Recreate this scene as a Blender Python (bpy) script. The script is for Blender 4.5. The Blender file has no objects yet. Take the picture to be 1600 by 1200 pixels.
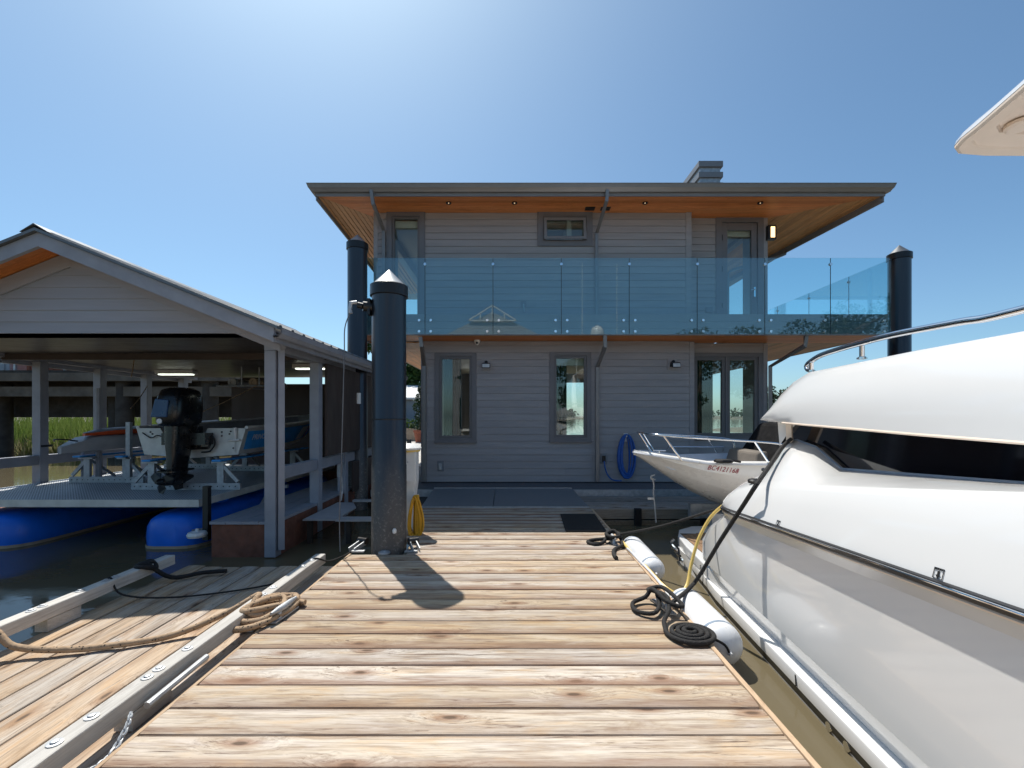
import bpy, bmesh, math, random
from mathutils import Vector, Matrix
random.seed(11)
S = bpy.context.scene
COL = S.collection
R = math.radians

# ------------------------------------------------------------------ camera, sky, sun, exposure
cd = bpy.data.cameras.new("camera")
cam = bpy.data.objects.new("camera", cd); COL.objects.link(cam)
cam.location = (0, 0, 1.5); cam.rotation_euler = (R(90), 0, 0)
cd.sensor_width = 36.0; cd.lens = 15.75; cd.shift_y = 0.0325
cd.clip_start = 0.05; cd.clip_end = 6000
S.camera = cam
SUN = Vector((-0.235, 0.418, 0.877)).normalized()
elev = math.asin(SUN.z); azim = math.atan2(SUN.x, SUN.y)
W = bpy.data.worlds.new("World"); S.world = W; W.use_nodes = True
wn = W.node_tree.nodes; wl_ = W.node_tree.links
sky = wn.new("ShaderNodeTexSky"); sky.sky_type = 'NISHITA'; sky.sun_disc = False
sky.sun_elevation = elev; sky.sun_rotation = azim
sky.altitude = 0; sky.air_density = 0.8; sky.dust_density = 1.2; sky.ozone_density = 3.0
tint = wn.new("ShaderNodeMix"); tint.data_type = 'RGBA'; tint.blend_type = 'MULTIPLY'; tint.inputs[0].default_value = 1.0; tint.inputs[7].default_value = (.83, 1.03, 1.02, 1)
wl_.new(sky.outputs[0], tint.inputs[6]); wl_.new(tint.outputs[2], wn["Background"].inputs[0]); wn["Background"].inputs[1].default_value = 0.122
sd = bpy.data.lights.new("sun", 'SUN'); sd.energy = 4.6; sd.angle = R(0.53); sd.color = (1.0, 0.95, 0.87)
so = bpy.data.objects.new("sun", sd); COL.objects.link(so); so.location = (-20, 40, 80)
so.rotation_euler = (-SUN).to_track_quat('-Z', 'Y').to_euler()
vs = S.view_settings; vs.view_transform = 'Standard'; vs.look = 'None'; vs.gamma = 1; vs.exposure = 0.27
vs.use_curve_mapping = False
try: S.display_settings.display_device = 'sRGB'
except Exception: pass
S.cycles.max_bounces = 10; S.cycles.transparent_max_bounces = 24; S.cycles.caustics_reflective = False; S.cycles.caustics_refractive = False

# ------------------------------------------------------------------ helpers
F = 700.0
def at(px, py, Y):
    """point seen at photo pixel (px,py) at distance Y"""
    return Vector(((px-800)*Y/F, Y, 1.5-(py-652)*Y/F))

WL = {}
class MB:
    def __init__(s): s.v = []; s.f = []
    def add(s, vs, fs):
        n = len(s.v); s.v += [tuple(p) for p in vs]; s.f += [tuple(i+n for i in f) for f in fs]; return s
    def hexa(s, p):
        return s.add(p, [(0,3,2,1),(4,5,6,7),(0,1,5,4),(1,2,6,5),(2,3,7,6),(3,0,4,7)])
    def box(s, x0, x1, y0, y1, z0, z1):
        return s.hexa([(x0,y0,z0),(x1,y0,z0),(x1,y1,z0),(x0,y1,z0),(x0,y0,z1),(x1,y0,z1),(x1,y1,z1),(x0,y1,z1)])
    def bar(s, a, b, w, h, up=(0,0,1)):
        a = Vector(a); b = Vector(b); d = (b-a).normalized(); u = Vector(up)
        r = d.cross(u)
        if r.length < 1e-5: r = d.cross(Vector((0,1,0)))
        r.normalize(); u = r.cross(d).normalized(); r *= w/2; u *= h/2
        return s.hexa([a-r-u, a+r-u, b+r-u, b-r-u, a-r+u, a+r+u, b+r+u, b-r+u])
    def grid(s, rows, closed=False):
        n = len(rows[0]); vs = [p for r in rows for p in r]; fs = []
        for i in range(len(rows)-1):
            for j in range(n if closed else n-1):
                k = (j+1) % n
                fs.append((i*n+j, i*n+k, (i+1)*n+k, (i+1)*n+j))
        return s.add(vs, fs)
    def tube(s, pts, r, n=8, caps=True, closed=False, sub=0):
        pts = [Vector(p) for p in pts]
        if sub: pts = spline(pts, sub, closed)
        m = len(pts); rr = r if isinstance(r, (list, tuple)) else [r]*m
        rows = []; prev = None; ph = .5 if n == 4 else 0
        for i, p in enumerate(pts):
            if closed: d = pts[(i+1) % m]-pts[i-1]
            else: d = pts[min(i+1, m-1)]-pts[max(i-1, 0)]
            d.normalize()
            if prev is None:
                a = Vector((0,0,1)) if abs(d.z) < .9 else Vector((1,0,0))
                u = d.cross(a).normalized()
            else:
                u = prev-d*prev.dot(d)
                if u.length < 1e-6: u = d.cross(Vector((0,0,1)))
                u.normalize()
            prev = u; w = d.cross(u)
            rows.append([p+(u*math.cos(2*math.pi*(k+ph)/n)+w*math.sin(2*math.pi*(k+ph)/n))*rr[i] for k in range(n)])
        if closed: rows.append(rows[0])
        base = len(s.v); s.grid(rows, True)
        if caps and not closed:
            s.f.append(tuple(base+k for k in range(n))[::-1]); e = base+(len(rows)-1)*n
            s.f.append(tuple(e+k for k in range(n)))
        return s
    def lathe(s, c, prof, n=24, axis='z'):
        rows = []
        for r, h in prof:
            row = []
            for k in range(n):
                a = 2*math.pi*k/n; x, y = r*math.cos(a), r*math.sin(a)
                if axis == 'z': q = (x, y, h)
                elif axis == 'y': q = (x, h, y)
                else: q = (h, x, y)
                row.append((c[0]+q[0], c[1]+q[1], c[2]+q[2]))
            rows.append(row)
        base = len(s.v); s.grid(rows, True)
        s.f.append(tuple(base+k for k in range(n))); e = base+(len(rows)-1)*n
        s.f.append(tuple(e+k for k in range(n)))
        return s
    def prism(s, pts, off):
        """closed outline pts (3D) extruded by vector off"""
        off = Vector(off); n = len(pts); P = [Vector(p) for p in pts]
        fs = [tuple(range(n))[::-1], tuple(range(n, 2*n))]+[(i, (i+1) % n, (i+1) % n+n, i+n) for i in range(n)]
        return s.add(P+[p+off for p in P], fs)
    def mesh(s, name, origin, smooth):
        me = bpy.data.meshes.new(name)
        o = Vector(origin)
        me.from_pydata([tuple(Vector(p)-o) for p in s.v], [], s.f)
        bm = bmesh.new(); bm.from_mesh(me); bmesh.ops.remove_doubles(bm, verts=bm.verts, dist=1e-5)
        bmesh.ops.recalc_face_normals(bm, faces=bm.faces); bm.to_mesh(me); bm.free()
        if smooth:
            for p in me.polygons: p.use_smooth = True
            me.set_sharp_from_angle(angle=R(smooth if smooth is not True else 38))
        return me
    def build(s, name, mat, parent=None, smooth=False, bevel=0, base=False):
        xs = list(zip(*s.v)); mn = [min(a) for a in xs]; mx = [max(a) for a in xs]
        c = Vector([(a+b)/2 for a, b in zip(mn, mx)])
        if base: c.z = mn[2]
        me = s.mesh(name, c, smooth); me.materials.append(mat)
        return link(name, me, c, parent, bevel)
def link(name, me, c, parent=None, bevel=0):
    o = bpy.data.objects.new(name, me); COL.objects.link(o)
    o.parent = parent; o.location = c-WL[parent] if parent else c
    WL[o] = Vector(c)
    if bevel:
        b = o.modifiers.new("bevel", 'BEVEL'); b.width = bevel; b.segments = 2; b.limit_method = 'ANGLE'
    return o
def spline(pts, sub, closed=False):
    out = []; n = len(pts)
    for i in range(n if closed else n-1):
        if closed: p0, p1, p2, p3 = pts[i-1], pts[i], pts[(i+1) % n], pts[(i+2) % n]
        else: p0, p1, p2, p3 = pts[max(i-1, 0)], pts[i], pts[i+1], pts[min(i+2, n-1)]
        for k in range(sub):
            t = k/sub
            out.append(.5*((2*p1)+(p2-p0)*t+(2*p0-5*p1+4*p2-p3)*t*t+(3*p1-p0-3*p2+p3)*t**3))
    if not closed: out.append(pts[-1].copy())
    return out
def tag(o, label=None, cat=None, group=None, kind=None):
    if label: o['label'] = label
    if cat: o['category'] = cat
    if group: o['group'] = group
    if kind: o['kind'] = kind
    return o
def thing(name, label, cat, loc, group=None):
    o = bpy.data.objects.new(name, None); COL.objects.link(o); o.location = loc; o.empty_display_size = .2
    WL[o] = Vector(loc); return tag(o, label, cat, group)
def text_mesh(txt, size, shear=0, depth=.001):
    cu = bpy.data.curves.new("lettering", 'FONT'); cu.body = txt; cu.size = size; cu.shear = shear; cu.extrude = depth
    cu.resolution_u = 2
    o = bpy.data.objects.new("lettering", cu); COL.objects.link(o)
    dg = bpy.context.evaluated_depsgraph_get(); dg.update()
    me = bpy.data.meshes.new_from_object(o.evaluated_get(dg))
    bpy.data.objects.remove(o); return me
def place_text(name, txt, size, origin, xdir, updir, mat, parent, shear=0, squash=1.0):
    me = text_mesh(txt, size, shear)
    xd = Vector(xdir).normalized(); n = xd.cross(Vector(updir)).normalized(); ud = n.cross(xd)
    M = Matrix((xd*squash, ud, n)).transposed()
    for v in me.vertices: v.co = M @ v.co
    me.materials.clear(); me.materials.append(mat)
    return link(name, me, Vector(origin), parent)

# ------------------------------------------------------------------ materials
class NT:
    def __init__(s, name):
        s.m = bpy.data.materials.new(name); s.m.use_nodes = True; s.t = s.m.node_tree; s.b = s.t.nodes["Principled BSDF"]
        s.out = s.t.nodes["Material Output"]
    def n(s, typ, ins=None, **kw):
        x = s.t.nodes.new(typ)
        for k, v in kw.items(): setattr(x, k, v)
        for k, v in (ins or {}).items(): s.set(x.inputs[k], v)
        return x
    def set(s, sock, v):
        if hasattr(v, 'is_output'): s.t.links.new(v, sock)
        else: sock.default_value = v
    def math(s, op, a, b=0.0, clamp=False):
        x = s.t.nodes.new("ShaderNodeMath"); x.operation = op; x.use_clamp = clamp; s.set(x.inputs[0], a); s.set(x.inputs[1], b); return x.outputs[0]
    def vmath(s, op, a, b):
        x = s.t.nodes.new("ShaderNodeVectorMath"); x.operation = op; s.set(x.inputs[0], a); s.set(x.inputs[1], b); return x.outputs[0]
    def mix(s, fac, a, b, blend='MIX'):
        x = s.t.nodes.new("ShaderNodeMix"); x.data_type = 'RGBA'; x.blend_type = blend
        s.set(x.inputs[0], fac); s.set(x.inputs[6], c4(a)); s.set(x.inputs[7], c4(b)); return x.outputs[2]
    def noise(s, vec, scale, detail=4, rough=.55, dist=0):
        return s.n("ShaderNodeTexNoise", {"Vector": vec, "Scale": scale, "Detail": detail, "Roughness": rough, "Distortion": dist}).outputs[0]
    def ramp(s, v, a, b, lo=0., hi=1.):
        return s.n("ShaderNodeMapRange", {0: v, 1: a, 2: b, 3: lo, 4: hi}).outputs[0]
    def bump(s, h, strength, dist=.01):
        return s.n("ShaderNodeBump", {"Strength": strength, "Distance": dist, "Height": h}).outputs[0]
def c4(c):
    if hasattr(c, 'is_output'): return c
    return tuple(c)+(1,) if len(c) == 3 else tuple(c)
def M(name, col, rough=.5, metal=0, var=.12, nscale=6, bump=0, bscale=60, coat=0, rnd=0, stretch=None, spots=None, spec=.5):
    N = NT(name); pos = N.n("ShaderNodeNewGeometry").outputs["Position"]
    vec = pos if not stretch else N.vmath('MULTIPLY', pos, stretch)
    nz = N.noise(vec, nscale, 5)
    lo = [c*(1-var) for c in col]; hi = [min(1, c*(1+var)) for c in col]
    c = N.mix(N.ramp(nz, .3, .7), lo, hi)
    if rnd:
        r = N.n("ShaderNodeObjectInfo").outputs["Random"]
        c = N.mix(1.0, c, N.n("ShaderNodeCombineColor", {0: N.ramp(r, 0, 1, 1-rnd, 1+rnd), 1: N.ramp(r, 0, 1, 1-rnd, 1+rnd), 2: N.ramp(r, 0, 1, 1-rnd, 1+rnd)}).outputs[0], 'MULTIPLY')
    if spots:
        s2 = N.noise(vec, spots[1], 6, .7)
        c = N.mix(N.ramp(s2, spots[2], spots[2]+.12), c, spots[0])
    N.set(N.b.inputs["Base Color"], c); N.b.inputs["Metallic"].default_value = metal
    N.set(N.b.inputs["Roughness"], N.ramp(N.noise(vec, nscale*2.3, 4), .3, .7, max(.02, rough*.8), min(1, rough*1.2)))
    N.b.inputs["Specular IOR Level"].default_value = spec
    if coat: N.b.inputs["Coat Weight"].default_value = coat; N.b.inputs["Coat Roughness"].default_value = .05
    if bump: N.set(N.b.inputs["Normal"], N.bump(N.noise(vec, bscale, 4), bump))
    return N.m
def wood(name, axis, light, tan, dark, edge=0, knots=True, weather=1.0, rough=.75, bumpk=.35):
    """sawn boards; axis = 0/1/2 the way the grain runs; each object gets its own piece of grain"""
    N = NT(name); pos = N.n("ShaderNodeNewGeometry").outputs["Position"]
    oi = N.n("ShaderNodeObjectInfo"); r = oi.outputs["Random"]
    off = N.n("ShaderNodeCombineXYZ", {0: N.math('MULTIPLY', r, 57.), 1: N.math('MULTIPLY', r, 83.), 2: N.math('MULTIPLY', r, 31.)}).outputs[0]
    p = N.vmath('ADD', pos, off)
    def sc(along, across):
        v = [across]*3; v[axis] = along; return tuple(v)
    acr = 1 if axis == 0 else 0
    kn = N.n("ShaderNodeTexVoronoi", {"Vector": N.vmath('MULTIPLY', p, sc(1.8, 5.2)), "Scale": 1.0, "Randomness": 1.0}, feature='F1', voronoi_dimensions='2D')
    d = kn.outputs["Distance"]
    # only some cells carry a knot
    keep = N.math('GREATER_THAN', N.n("ShaderNodeSeparateColor", {0: kn.outputs["Color"]}).outputs[0], .50)
    bend = N.math('MULTIPLY', N.ramp(d, 0.0, .45, .06, 0.), keep)
    bv = N.n("ShaderNodeCombineXYZ", {acr: bend, 2: bend}).outputs[0]
    q = N.vmath('ADD', p, bv)
    g1 = N.noise(N.vmath('MULTIPLY', q, sc(1.5, 30)), 1.0, 8, .66, 1.0)
    g2 = N.noise(N.vmath('MULTIPLY', q, sc(5.0, 170)), 1.0, 5, .72, .4)
    g3 = N.noise(N.vmath('MULTIPLY', q, sc(2.4, 62)), 1.0, 7, .7, .9)
    bl = N.noise(N.vmath('MULTIPLY', p, sc(1.7, 7)), 1.0, 5, .66, .8)
    hue = N.noise(N.vmath('MULTIPLY', p, sc(2.3, 11)), 1.0, 5, .62, .7)
    base = N.mix(N.ramp(N.math('ADD', N.math('MULTIPLY', r, .55), N.math('MULTIPLY', bl, .75)), .35, .95), light, tan)
    c = N.mix(N.math('MULTIPLY', N.ramp(g1, .45, .70), .80*weather), base, dark)
    c = N.mix(N.math('MULTIPLY', N.ramp(g2, .50, .74), .62*weather), c, [x*.55 for x in dark])
    c = N.mix(N.math('MULTIPLY', N.ramp(bl, .54, .72), .55*weather), c, dark)
    if knots:
        c = N.mix(N.math('MULTIPLY', N.ramp(hue, .52, .66), .38), c, [tan[0]*1.05, tan[1]*.86, tan[2]*.62])
        c = N.mix(N.math('MULTIPLY', N.ramp(hue, .46, .32), .35), c, [.58,.53,.50])
        c = N.mix(N.math('MULTIPLY', N.math('MULTIPLY', N.ramp(g3, .555, .625), N.ramp(N.noise(N.vmath('MULTIPLY', p, sc(.8, 6)), 1.0, 3), .38, .60)), .88), c, [dark[0]*.42, dark[1]*.36, dark[2]*.36])
    if knots:
        core = N.math('MULTIPLY', N.ramp(d, .085, .045), keep)
        halo = N.math('MULTIPLY', N.ramp(d, .24, .08), keep)
        c = N.mix(N.math('MULTIPLY', halo, .62), c, [dark[0]*1.15, dark[1]*.85, dark[2]*.6])
        c = N.mix(N.math('MULTIPLY', core, .85), c, [x*.45 for x in dark])
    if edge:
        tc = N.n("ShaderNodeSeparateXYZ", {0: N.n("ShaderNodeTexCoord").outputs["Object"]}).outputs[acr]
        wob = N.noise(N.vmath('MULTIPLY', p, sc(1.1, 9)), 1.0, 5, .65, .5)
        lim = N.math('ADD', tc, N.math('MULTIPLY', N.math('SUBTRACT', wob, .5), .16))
        c = N.mix(N.math('MULTIPLY', N.math('MULTIPLY', N.ramp(lim, -.02, -.08), N.ramp(N.math('FRACT', N.math('MULTIPLY', r, 13.7)), 0, 1, .35, 1.1)), .78*edge), c, [dark[0]*1.1, dark[1]*.95, dark[2]*.9])  # one edge darker: weathering, with cupping shade put into the colour
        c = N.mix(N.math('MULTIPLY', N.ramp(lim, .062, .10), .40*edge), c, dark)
    tone = N.ramp(N.math('FRACT', N.math('MULTIPLY', r, 7.31)), 0, 1, .82, 1.12)
    c = N.mix(1.0, c, N.n("ShaderNodeCombineColor", {0: tone, 1: tone, 2: tone}).outputs[0], 'MULTIPLY')
    N.set(N.b.inputs["Base Color"], c); N.b.inputs["Roughness"].default_value = rough; N.b.inputs["Specular IOR Level"].default_value = .25
    h = N.math('ADD', N.math('MULTIPLY', N.math('ADD', g1, N.ramp(g3, .58, .66)), -1.), N.math('MULTIPLY', g2, -.6))
    N.set(N.b.inputs["Normal"], N.bump(h, bumpk, .006))
    return N.m
def glass(name, tint, ior=1.5, rough=0.0, boost=1.0):
    N = NT(name); N.t.nodes.remove(N.b)
    tr = N.n("ShaderNodeBsdfTransparent", {0: c4(tint)}); gl = N.n("ShaderNodeBsdfGlossy", {"Color": (1,1,1,1), "Roughness": rough})
    bf = N.n("ShaderNodeNewGeometry").outputs["Backfacing"]; fr = N.n("ShaderNodeFresnel", {"IOR": N.math('ADD', ior, N.math('MULTIPLY', bf, 1/ior-ior))}); f = N.math('MULTIPLY', fr.outputs[0], boost, True)
    mx = N.n("ShaderNodeMixShader", {0: f, 1: tr.outputs[0], 2: gl.outputs[0]})
    N.t.links.new(mx.outputs[0], N.out.inputs[0]); return N.m
def emit(name, col, k):
    N = NT(name); N.set(N.b.inputs["Base Color"], c4(col)); N.set(N.b.inputs["Emission Color"], c4(col)); N.b.inputs["Emission Strength"].default_value = k
    return N.m
def leafmat(name, a, b, rough=.6):
    N = NT(name); pos = N.n("ShaderNodeNewGeometry").outputs["Position"]
    c = N.mix(N.ramp(N.noise(pos, 1.7, 5), .3, .7), a, b)
    c = N.mix(N.ramp(N.noise(pos, 23, 2), .3, .75), c, [x*.7 for x in a])
    N.set(N.b.inputs["Base Color"], c); N.b.inputs["Roughness"].default_value = rough
    tl = N.n("ShaderNodeBsdfTranslucent", {0: c})
    mx = N.n("ShaderNodeMixShader", {0: .35, 1: N.b.outputs[0], 2: tl.outputs[0]}); N.t.links.new(mx.outputs[0], N.out.inputs[0])
    return N.m

m = {}
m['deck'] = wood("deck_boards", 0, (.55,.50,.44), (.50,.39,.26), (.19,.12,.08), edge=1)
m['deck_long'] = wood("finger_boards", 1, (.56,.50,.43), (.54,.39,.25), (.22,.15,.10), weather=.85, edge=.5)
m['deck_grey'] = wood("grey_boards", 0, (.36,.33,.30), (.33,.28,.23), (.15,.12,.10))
m['beam'] = wood("weathered_beam", 1, (.66,.64,.60), (.58,.54,.48), (.25,.22,.19), knots=False, weather=.55)
m['beam_x'] = wood("weathered_beam_cross", 0, (.42,.37,.31), (.36,.29,.22), (.16,.12,.09), knots=False, weather=.7)
m['stringer'] = wood("stringer", 1, (.34,.29,.22), (.28,.22,.15), (.12,.09,.06), knots=False)
m['trimwood'] = wood("edge_trim", 1, (.56,.44,.32), (.52,.37,.24), (.24,.15,.09), knots=False, weather=.6)
m['cedar'] = wood("cedar_soffit", 0, (.90,.36,.13), (.80,.26,.075), (.34,.10,.03), knots=False, weather=.55, rough=.45, bumpk=.1)
m['cedar_y'] = wood("cedar_soffit_side", 1, (.80,.42,.18), (.66,.31,.11), (.30,.11,.04), knots=False, weather=.65, rough=.45, bumpk=.1)
m['siding'] = M("grey_siding", (.345,.33,.335), .55, var=.08, nscale=3, bump=.12, bscale=40, rnd=.05, stretch=(.4,1,6))
m['siding_l'] = M("light_siding", (.36,.37,.41), .55, var=.05, nscale=3, bump=.1, bscale=40, rnd=.04, stretch=(.4,1,6))
m['trim'] = M("dark_trim", (.175,.17,.18), .45, var=.06, nscale=4, bump=.05)
m['frame'] = M("window_frame", (.15,.145,.15), .4, var=.05)
m['gutter'] = M("gutter_metal", (.25,.24,.235), .38, metal=.35, var=.05, nscale=2)
m['fascia'] = M("fascia_paint", (.23,.235,.25), .5, var=.06, nscale=2)
m['roofmetal'] = M("roof_metal", (.16,.165,.17), .4, metal=.5, var=.1, nscale=1.5)
m['shedpaint'] = M("shed_paint", (.31,.325,.37), .5, var=.10, nscale=5, bump=.08, bscale=30, spots=((.12,.12,.13), 9, .68))
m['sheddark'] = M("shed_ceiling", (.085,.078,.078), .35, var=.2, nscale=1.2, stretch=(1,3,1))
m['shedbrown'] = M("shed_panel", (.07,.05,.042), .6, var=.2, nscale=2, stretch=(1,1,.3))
m['rust'] = M("rust_brown", (.17,.065,.04), .75, var=.3, nscale=6, bump=.2, bscale=50, spots=((.08,.05,.04), 14, .62))
m['interior'] = M("interior_paint", (.62,.60,.56), .7, var=.03)
m['intfloor'] = M("interior_floor", (.30,.20,.12), .4, var=.15, stretch=(1,8,1))
m['curtain'] = M("green_curtain", (.02,.055,.048), .8, var=.15, nscale=10, stretch=(4,4,.3))
m['cloth_w'] = M("white_cloth", (.75,.74,.71), .8, var=.05)
m['aggregate'] = M("aggregate", (.13,.13,.135), .8, var=.55, nscale=90, bump=.5, bscale=120)
m['concrete'] = M("concrete", (.44,.42,.39), .8, var=.12, nscale=2.5, bump=.15, bscale=80)
m['galv'] = M("galvanised", (.46,.48,.50), .52, metal=.6, var=.18, nscale=14, bump=.05)
m['alu'] = M("aluminium", (.62,.62,.60), .42, metal=.25, var=.14, nscale=5, bump=.05, bscale=30)
m['chrome'] = M("stainless", (.80,.80,.80), .10, metal=1.0, var=.03)
m['whitepaint'] = M("white_paint", (.78,.78,.76), .4, var=.05)
m['gel'] = M("gelcoat", (.74,.74,.735), .22, var=.012, nscale=1.2, coat=.6)
m['gelboat'] = M("tender_gelcoat", (.82,.80,.76), .28, var=.02, nscale=2, coat=.4)
m['gelgrey'] = M("tender_liner", (.60,.62,.66), .4, var=.04)
m['beige'] = M("beige_headliner", (.80,.67,.55), .5, var=.03)
m['antifoul'] = M("antifouling", (.045,.042,.03), .6, var=.3, nscale=8)
m['darkglass'] = M("tinted_glass", (.006,.006,.009), .06, var=.3, nscale=30, coat=1.0, spots=((.09,.10,.13), 55, .70))
m['teak'] = wood("teak", 0, (.34,.22,.13), (.28,.17,.10), (.15,.09,.05), knots=False, weather=.5)
m['teak_y'] = wood('teak_lengthwise', 1, (.34,.22,.13), (.28,.17,.10), (.15,.09,.05), knots=False, weather=.5)
m['caulk'] = M("teak_caulk", (.02,.02,.02), .6)
m['black'] = M("black_plastic", (.012,.012,.013), .35, var=.2)
m['blacksatin'] = M("outboard_black", (.006,.007,.009), .3, var=.2, coat=.25)
m['blackcloth'] = M("black_canvas", (.006,.006,.007), .9, spec=.15, var=.3, bump=.3, bscale=25)
m['rubber'] = M("rubber_mat", (.010,.010,.011), .8, var=.4, nscale=120, bump=.5, bscale=150)
m['fender'] = M("fender_vinyl", (.70,.71,.73), .38, var=.08, nscale=5, coat=.15, spots=((.46,.43,.36), 7, .60))
m['fenderblue'] = M("fender_band", (.22,.28,.36), .4, var=.05)
m['hose_y'] = M("yellow_hose", (.62,.33,.015), .42, var=.12, nscale=12)
m['hose_yl'] = M("pale_yellow_hose", (.70,.50,.14), .42, var=.08)
m['hose_b'] = M("blue_hose", (.012,.10,.40), .4, var=.12, nscale=10)
m['bluebox'] = M("blue_polyethylene", (.01,.16,.75), .36, var=.12, nscale=3, bump=.05, spots=((.02,.09,.30), 12, .66))
m['bluedecal'] = M("blue_panel", (.04,.33,.78), .4, var=.18, nscale=6)
m['red'] = M("red_rail", (.75,.11,.03), .4, var=.1)
m['redink'] = M("red_lettering", (.35,.02,.03), .5)
m['whiteink'] = M("white_lettering", (.8,.8,.8), .5)
m['blackink'] = M("black_lettering", (.015,.015,.015), .5)
m['orange'] = M("orange_paint", (.65,.22,.03), .5)
m['yellowp'] = M("yellow_paint", (.65,.45,.03), .5)
m['boardgrey'] = M("board_grey", (.30,.31,.35), .5, var=.08)
m['kayak'] = M("kayak_grey", (.42,.42,.43), .42, var=.08)
m['terracotta'] = M("terracotta", (.32,.10,.055), .75, var=.15)
m['foam'] = M("foam", (.42,.33,.24), .8, var=.1)
m['bark'] = M("bark", (.10,.075,.055), .9, var=.3, nscale=9, bump=.6, bscale=20, stretch=(1,1,.25))
m['mud'] = M("mud_bank", (.10,.085,.055), .8, var=.3, nscale=1.5, bump=.5, bscale=4)
m['timberdark'] = M("creosote_timber", (.05,.042,.036), .8, var=.35, nscale=2, bump=.3, bscale=12)
m['timbermid'] = M("pier_beam", (.13,.11,.09), .8, var=.3, nscale=2, bump=.3, bscale=12)
m['leaf'] = leafmat("tree_leaves", (.045,.10,.018), (.10,.17,.03))
m['leafd'] = leafmat("dark_leaves", (.018,.045,.015), (.04,.085,.022))
m['reed'] = leafmat("reed_leaves", (.17,.27,.05), (.32,.36,.12))
m['reeddry'] = leafmat("dry_reeds", (.32,.29,.14), (.42,.38,.22))
m['pane'] = glass("window_glass", (.86,.92,.90), 1.7)
m['balglass'] = glass("balcony_glass", (.80,.945,.97), 1.65, boost=1.5)
m['cone'] = M("pile_cone_metal", (.44,.44,.44), .40, metal=.6, var=.06, nscale=3, stretch=(1,1,.2))
m['lamp'] = emit("warm_lamp", (1.0, .66, .30), 2.2)
m['tube'] = emit("fluorescent", (.92, 1.0, .86), 2.0)
m['downl'] = emit("downlight", (1.0, .9, .75), .25)
def pile_material():
    N = NT("pile_sleeve"); pos = N.n("ShaderNodeNewGeometry").outputs["Position"]
    z = N.n("ShaderNodeSeparateXYZ", {0: pos}).outputs[2]
    nz = N.noise(N.vmath('MULTIPLY', pos, (5,5,.9)), 1.6, 6, .65); sp = N.noise(pos, 26, 5, .7)
    low = N.math('ADD', N.ramp(z, 1.75, .2, 0., 1.), N.math('MULTIPLY', N.math('SUBTRACT', nz, .5), .9))
    c = N.mix(N.ramp(low, .35, 1.05), (.007,.009,.015), (.085,.073,.060))
    c = N.mix(N.math('MULTIPLY', N.ramp(sp, .54, .68), N.ramp(low, .45, 1.0)), c, (.24,.22,.19))
    st = N.noise(N.vmath('MULTIPLY', pos, (11,11,.30)), 1.0, 6, .7, .6)
    c = N.mix(N.math('MULTIPLY', N.ramp(st, .52, .68), .75), c, (.062,.052,.050))  # vertical scrapes, with a warm highlight streak put into the colour
    N.set(N.b.inputs["Base Color"], c)
    N.set(N.b.inputs["Roughness"], N.ramp(low, .2, 1.0, .30, .62)); N.b.inputs["Specular IOR Level"].default_value = .85
    N.set(N.b.inputs["Normal"], N.bump(sp, .08)); return N.m
m['pile'] = pile_material()
def rope_material(name, a, b, flecks, scale=60):
    N = NT(name); pos = N.n("ShaderNodeNewGeometry").outputs["Position"]
    v = N.n("ShaderNodeTexVoronoi", {"Vector": pos, "Scale": scale}); f = N.ramp(v.outputs["Distance"], .32, .22)
    sel = N.math('GREATER_THAN', N.n("ShaderNodeSeparateColor", {0: v.outputs["Color"]}).outputs[0], 1-flecks)
    c = N.mix(N.ramp(N.noise(pos, 14, 4), .3, .7), a, [x*.75 for x in a]); c = N.mix(N.math('MULTIPLY', f, sel), c, b)
    N.set(N.b.inputs["Base Color"], c); N.b.inputs["Roughness"].default_value = .85
    N.set(N.b.inputs["Normal"], N.bump(v.outputs["Distance"], .7, .004)); return N.m
m['rope_tan'] = rope_material("tan_rope", (.46,.32,.20), (.012,.012,.012), .55, 48)
m['rope_black'] = rope_material("black_rope", (.016,.015,.015), (.05,.05,.05), .3, 120)
m['cable'] = M("steel_cable", (.16,.165,.18), .5, metal=.4)
def grate_material(name, bar, hole_c):
    N = NT(name); pos = N.n("ShaderNodeNewGeometry").outputs["Position"]
    s = N.vmath('MULTIPLY', pos, (26., 26., 26.))
    xy = N.n("ShaderNodeSeparateXYZ", {0: s})
    fx = N.math('ABSOLUTE', N.math('SUBTRACT', N.math('FRACT', N.math('ADD', xy.outputs[0], xy.outputs[1])), .5)); fy = N.math('ABSOLUTE', N.math('SUBTRACT', N.math('FRACT', N.math('SUBTRACT', xy.outputs[0], xy.outputs[1])), .5))
    hole = N.math('MULTIPLY', N.ramp(fx, .32, .26), N.ramp(fy, .32, .26))
    N.set(N.b.inputs["Base Color"], N.mix(hole, bar, hole_c)); N.b.inputs["Metallic"].default_value = .2; N.b.inputs["Roughness"].default_value = .5
    N.set(N.b.inputs["Normal"], N.bump(N.math('MULTIPLY', hole, -1.), .6, .01)); return N.m
m['grate'] = grate_material("lift_grating", (.58,.61,.64), (.13,.14,.155)); m['ramp'] = grate_material("ramp_grating", (.27,.29,.31), (.05,.056,.062))
def water_material():
    N = NT("river_water"); pos = N.n("ShaderNodeNewGeometry").outputs["Position"]
    n1 = N.noise(N.vmath('MULTIPLY', pos, (1,1.6,1)), 2.2, 4, .55, .4); n2 = N.noise(pos, 11, 3, .5)
    N.set(N.b.inputs["Base Color"], N.mix(N.noise(pos, .5, 3), (.120,.098,.060), (.150,.125,.075)))
    N.b.inputs["Roughness"].default_value = .06; N.b.inputs["IOR"].default_value = 1.33
    N.set(N.b.inputs["Normal"], N.bump(N.math('ADD', n1, N.math('MULTIPLY', n2, .25)), .045, .05)); return N.m
m['water'] = water_material()

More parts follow.
